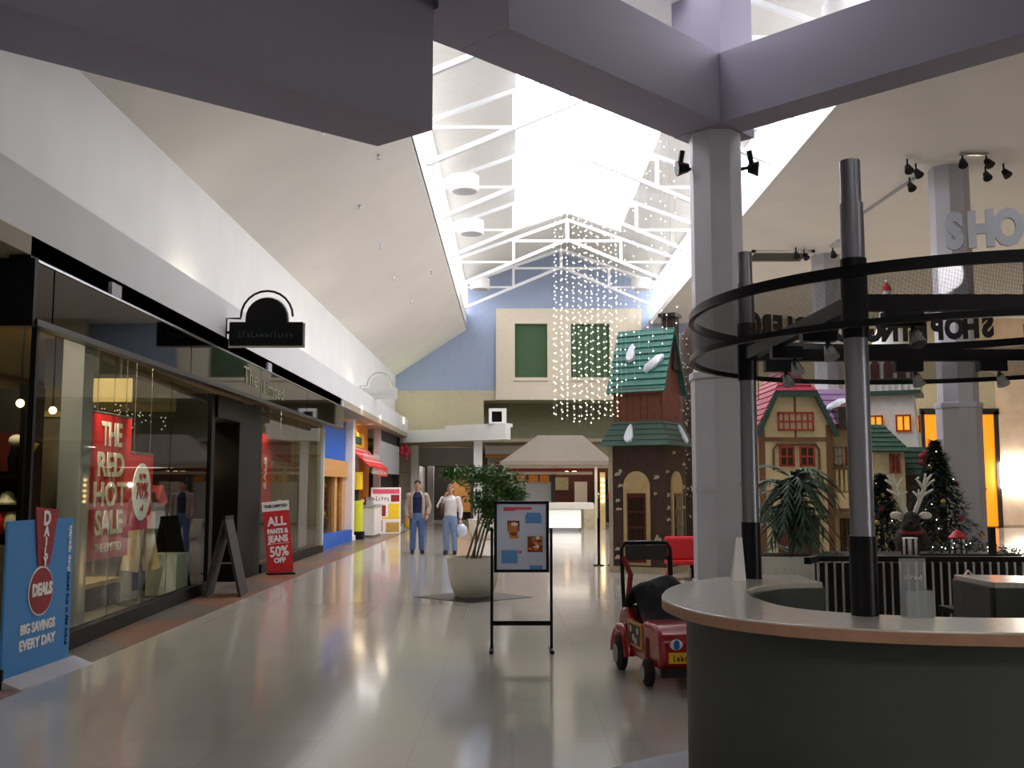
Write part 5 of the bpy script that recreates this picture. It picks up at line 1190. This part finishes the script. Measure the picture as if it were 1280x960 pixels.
for k,(x,y,rd,l) in enumerate(((5.0,13.0,0,'white striped drum on the black platform, left of the red topped one'),(5.62,13.05,1,'striped drum with a red pointed top on the black platform'))):
    t=thing('striped_drum',l,'ornament',(x,y,.76))
    MB().lathe([(.09,0),(.1,.02),(.1,.2),(.09,.22)],20).build('drum','white_print',t,smooth=40)
    for i in range(8): a=2*pi*i/8; MB().bar((.101*cos(a),.101*sin(a),.01),(.101*cos(a),.101*sin(a),.21),.022).build('stripe','shop_dark',t)
    if rd: MB().lathe([(.1,.2),(.11,.22),(.05,.29),(.01,.32)],16).build('red_top','red',t,smooth=40)
g_=MB(); rr=random.Random(14)
for i in range(700):
    u_=rr.random(); x=5.0+2.3*u_; z=.86+.06*sin(u_*9)+rr.uniform(-.06,.06); y=12.42+rr.uniform(-.06,.06); d=Vector((rr.uniform(-1,1),rr.uniform(-1,1),rr.uniform(-1,1))).normalized()*.06
    p=Vector((x,y,z)); w=d.orthogonal().normalized()*.012; g_.add([p-w,p+w,p+d],[(0,1,2)])
ga=thing('garland','dark pine garland with tiny white lights along the platform rail','garland',(0,0,0)); g_.build('needles','pine',ga,kind='stuff')
l_=MB()
for i in range(20): u_=rr.random(); l_.octa((5.0+2.3*u_,12.36,.88+.06*sin(u_*9)+rr.uniform(-.05,.05)),.009)
l_.build('lights','bulb',ga,kind='stuff'); MB().bar((4.9,12.45,.8),(7.35,12.45,.8),.03).build('rail','black_metal',ga)
for x in (4.95,6.1,7.3): MB().bar((x,12.45,0),(x,12.45,.8),.03).build('post','black_metal',ga)
# railing
F = thing('black_railing','black metal railing with thin upright bars behind the counter gap','railing',(0,0,0))
MB().bar((2.8,9.6,.95),(4.75,9.5,.95),.05).build('top_rail','black_metal',F); MB().bar((2.8,9.6,.1),(4.75,9.5,.1),.04).build('bottom_rail','black_metal',F)
for i in range(27): x=2.83+i*.074; MB().bar((x,9.6-.1*(x-2.55)/2.2,.1),(x,9.6-.1*(x-2.55)/2.2,.95),.02).build('bar','steel',F)
B(2.85,4.7,9.75,9.77,.12,.9).build('cloth_backing','cloth_black',F)
MB().bar((2.65,9.3,.95),(2.82,9.6,.95),.06).build('rail_end','black_metal',F)
# palms in white trough
t = thing('planter_trough','long white planter trough behind the counter, below the palm','planter',(3.3,11.8,0)); B(-.55,.55,-.3,.3,0,.84).build('trough','planter_white',t,bevel=.02); B(-.5,.5,-.25,.25,.84,.85).build('soil','soil',t)
for i in range(9): B(-.5+i*.115,-.46+i*.115,-.325,-.3,.5,.72).build('slat','planter_white',t)
def palm(loc, hgt, label, n, seed, L=.75):
    t=thing('potted_palm',label,'palm',loc); rr=random.Random(seed)
    for s2 in range(3): MB().tube([(rr.uniform(-.1,.1),0,0),(rr.uniform(-.12,.12),0,hgt*.55),(rr.uniform(-.1,.1),0,hgt*.7)],.022,7).build('stem','bark',t,smooth=50)
    m_=MB()
    for i in range(n):
        a=rr.uniform(0,2*pi); z0=hgt*rr.uniform(.25,.75); up=rr.uniform(.15,.95); LL=L*rr.uniform(.6,1.1); prev=None
        for k in range(9):
            u_=k/8; p=Vector((cos(a)*LL*u_,sin(a)*LL*u_,z0+LL*(up*u_*1.25-1.05*u_*u_)))
            if prev is not None:
                d=(p-prev).normalized(); sd=d.cross(Vector((0,0,1))).normalized()
                for q_ in (-1,1):
                    tip=p+sd*q_*.17*(1-.6*u_)+d*.1+Vector((0,0,-.05)); m_.add([prev,p,tip],[(0,1,2)])
            prev=p
    m_.build('fronds','palm_leaf',t,kind='stuff')
palm((3.2,11.8,.84),1.2,'tall arching palm in the white trough, in front of the cottage',80,41,.52)
palm((3.45,12.75,.0),1.1,'low dark palm behind the white trough',30,42,.6)
palm((3.9,11.2,.0),1.15,'dim reddish brown tuft of palm beside the tall pole',16,43,.5)
t=thing('red_gift_bag','shiny red bag standing on a black stool behind the right end of the counter','bag',(3.78,8.6,0)); B(-.1,.1,-.1,.1,.62,.85).build('bag','red',t,bevel=.02); MB().tube([(-.06,0,.85),(0,0,.92),(.06,0,.85)],.01,6).build('handle','white_print',t)
tl=thing('stool','black stool under the shiny red bag','stool',(3.78,8.6,0)); B(-.2,.2,-.16,.16,.58,.62).build('seat','black',tl)
for sx in (-1,1):
    for sy in (-1,1): MB().bar((sx*.16,sy*.12,0),(sx*.16,sy*.12,.58),.03).build('leg','black',tl)
t=thing('belt_barrier','black barrier post with its rail running off to the right','barrier',(5.15,11.1,0)); MB().bar((0,0,.02),(0,0,1.18),.06).build('post','black',t); MB().lathe([(.16,0),(.16,.02)],16).build('base','black',t); MB().bar((0,0,.8),(2.6,-.2,.8),.07,.05).build('belt','black',t); MB().bar((2.6,-.2,0),(2.6,-.2,.85),.05).build('post','black',t)
# ================================================================== PEOPLE
def loft(mb, rings, n=18):
    V=[(cx+rx*cos(2*pi*j/n), cy+ry*sin(2*pi*j/n), z) for z,cx,cy,rx,ry in rings for j in range(n)]; k=len(rings)
    F=[(i*n+j,i*n+(j+1)%n,(i+1)*n+(j+1)%n,(i+1)*n+j) for i in range(k-1) for j in range(n)]+[tuple(range(n-1,-1,-1)),tuple(range((k-1)*n,k*n))]
    return mb.add(V,F)
def hand(mb, w, d, thumb):
    # palm and five fingers from the wrist w pointing along d, thumb towards the vector thumb
    w=Vector(w); d=Vector(d).normalized(); tb=Vector(thumb); tb=(tb-d*tb.dot(d)).normalized(); nm=d.cross(tb)
    mb.tube([w,w+d*.05,w+d*.09],[.026,.036,.034],8)
    for k,(o,L) in enumerate(((.03,.062),(.01,.07),(-.01,.065),(-.03,.05))):
        a=w+d*.08+tb*o; mb.tube([a,a+d*L*.5+nm*.004,a+d*L*.95+nm*.018],[.0095,.009,.008],6)
    a=w+d*.03+tb*.03; mb.tube([a,a+tb*.025+d*.025,a+tb*.03+d*.055],[.012,.01,.009],6)
def person(loc, rzv, sc, label, arms, legs, hair, hairlong, jeans, top, jacket=None):
    P_=thing('person',label,'person',loc,rzv); P_.scale=(sc,)*3
    b=MB()
    loft(b,[(.84,0,0,.12,.1),(.95,0,0,.16,.115),(1.08,0,0,.135,.1),(1.25,0,0,.155,.11),(1.38,0,0,.165,.11),(1.47,0,.01,.1,.075),(1.5,0,.01,.06,.06)])
    b.tube([(0,.01,1.46),(0,-.005,1.58)],[.058,.055],10)
    b.ball((0,-.01,1.67),(.075,.095,.115),16,12); b.ball((0,-.05,1.605),(.055,.055,.05),12,8); b.ball((0,-.11,1.655),(.014,.022,.024),8,6)
    for s_ in (-1,1): b.ball((s_*.078,.0,1.66),(.014,.022,.033),8,6)
    for sh,el,wr,th in arms:
        b.tube([sh,Vector(sh).lerp(el,.5),el,Vector(el).lerp(wr,.4),wr],[.052,.048,.038,.037,.025],10); hand(b,wr,Vector(wr)-Vector(el),th)
    for hp_,kn,an,toe in legs:
        b.tube([hp_,Vector(hp_).lerp(kn,.4),kn,Vector(kn).lerp(an,.35),an],[.085,.078,.052,.05,.036],12); b.tube([an,toe],[.036,.03],8)
    o=b.build('body','skin',P_); m=o.modifiers.new('remesh','REMESH'); m.mode='VOXEL'; m.voxel_size=.0075; m.use_smooth_shade=True
    def cloth(nm,mt,fn,vs=.012):
        c_=MB(); fn(c_); q_=c_.build(nm,mt,P_); r_=q_.modifiers.new('remesh','REMESH'); r_.mode='VOXEL'; r_.voxel_size=vs; r_.use_smooth_shade=True
        return q_
    def jf(c_):
        loft(c_,[(.8,0,0,.13,.115),(.93,0,0,.18,.135),(1.03,0,0,.16,.122)])
        for hp_,kn,an,toe in legs: c_.tube([hp_,Vector(hp_).lerp(kn,.4),kn,Vector(kn).lerp(an,.4),Vector(an)+Vector((0,.0,.0))],[.105,.1,.078,.075,.075],14)
    cloth('jeans',jeans,jf)
    for hp_,kn,an,toe in legs:
        def sf_(c_): c_.tube([Vector(an)+Vector((0,.05,-.03)),Vector(an)+Vector((0,-.02,-.02)),Vector(toe)+Vector((0,-.03,-.0))],[.045,.052,.04],10); c_.box(an[0]-.045,an[0]+.045,toe[1]-.05,an[1]+.06,0,.03)
        cloth('shoe','shoe',sf_)
    def tf(c_):
        loft(c_,[(.93,0,0,.175,.13),(1.08,0,0,.165,.122),(1.25,0,0,.175,.13),(1.38,0,0,.185,.128),(1.46,0,.01,.12,.09),(1.5,0,.01,.07,.068)])
        if not jacket:
            for sh,el,wr,th in arms: c_.tube([Vector(sh)*.8+Vector((0,0,.28)),sh,el,Vector(el).lerp(wr,.85)],[.07,.08,.06,.046],12); c_.ball(sh,.085)
    cloth('shirt',top,tf)
    if jacket:
        for s_ in (-1,1):
            n=14; V=[]; rings=[(.86,.205,.155),(1.0,.2,.15),(1.2,.205,.15),(1.37,.21,.148),(1.46,.15,.112),(1.53,.085,.085)]
            for z,rx,ry in rings:
                for k in range(n+1):
                    a=-pi/2+s_*(R(34)+(pi-R(34))*k/n); V.append((rx*cos(a),.01+ry*sin(a),z))
            c_=MB().add(V,[(i*(n+1)+k,i*(n+1)+k+1,(i+1)*(n+1)+k+1,(i+1)*(n+1)+k) for i in range(len(rings)-1) for k in range(n)])
            q_=c_.build('jacket_half',jacket,P_,smooth=80); so=q_.modifiers.new('thick','SOLIDIFY'); so.thickness=.02
        for sh,el,wr,th in arms:
            def sl_(c_): c_.tube([sh,el,Vector(el).lerp(wr,.92)],[.085,.066,.055],12); c_.ball(sh,.09)
            cloth('sleeve',jacket,sl_)
    hr=MB(); hr.ball((0,.008,1.712),(.084,.1,.088),16,10); hr.ball((0,.05,1.66),(.078,.065,.1),12,8)
    if hairlong: hr.ball((0,.06,1.63),(.09,.06,.12),12,8); hr.ball((-.075,.035,1.63),(.022,.05,.09),10,6); hr.ball((.075,.035,1.63),(.022,.05,.09),10,6)
    hr.build('hair',hair,P_,smooth=80)
    for s_ in (-1,1): MB().ball((s_*.03,-.095,1.685),(.012,.008,.008),8,5).build('eye','black',P_)
    MB().ball((0,-.098,1.615),(.024,.008,.007),8,5).build('mouth','leather',P_); MB().box(-.05,-.015,-.108,-.098,1.704,1.71).box(.015,.05,-.108,-.098,1.704,1.71).build('eyebrows',hair,P_)
    return P_
legsA=[((-.095,0,.9),(-.105,-.02,.5),(-.11,.03,.09),(-.13,-.1,.04)),((.095,0,.9),(.11,-.03,.5),(.12,-.02,.09),(.15,-.14,.04))]
person((-2.33,25.4,0),R(6),1.0,'person in an open beige jacket over a navy top and jeans, walking toward us','x' and [((-.2,0,1.4),(-.27,.02,1.12),(-.25,-.06,.88),(.3,-1,0)),((.2,0,1.4),(.29,.03,1.14),(.24,-.07,.93),(-.3,-1,0))],legsA,'hair_dark',False,'denim','navy','jacket')
wom=person((-1.5,25.1,0),R(-4),.945,'person in a white top and pale jeans raising one hand to the ear','x' and [((-.19,0,1.4),(-.3,-.1,1.22),(-.12,-.12,1.5),(.2,-.6,.8)),((.19,0,1.4),(.27,.02,1.14),(.27,-.05,.88),(-.3,-1,0))],legsA,'hair_fair',True,'denim_pale','shirt_white')
t=thing('shoulder_bag','dark red shoulder bag under the raised arm of the person in white','bag',(-1.72,25.0,.98)); MB().ball((0,0,.12),(.07,.12,.16),12,8).build('bag','leather',t,smooth=70); MB().tube([(0,-.06,.22),(.06,-.02,.42),(.0,.06,.22)],.012,6).build('strap','leather',t)
t=thing('carrier_bag','pale blue plastic carrier bag hanging from the hand of the person in white','bag',(-1.22,25.02,.42))
b_=MB(); loft(b_,[(0,0,0,.09,.05),(.1,.01,0,.13,.08),(.24,0,0,.12,.06),(.31,-.01,0,.06,.03)],14); b_.build('bag','bag_white',t,smooth=70); MB().tube([(-.03,0,.3),(-.01,-.0,.38),(.03,0,.3)],.01,6).build('handle','bag_white',t)
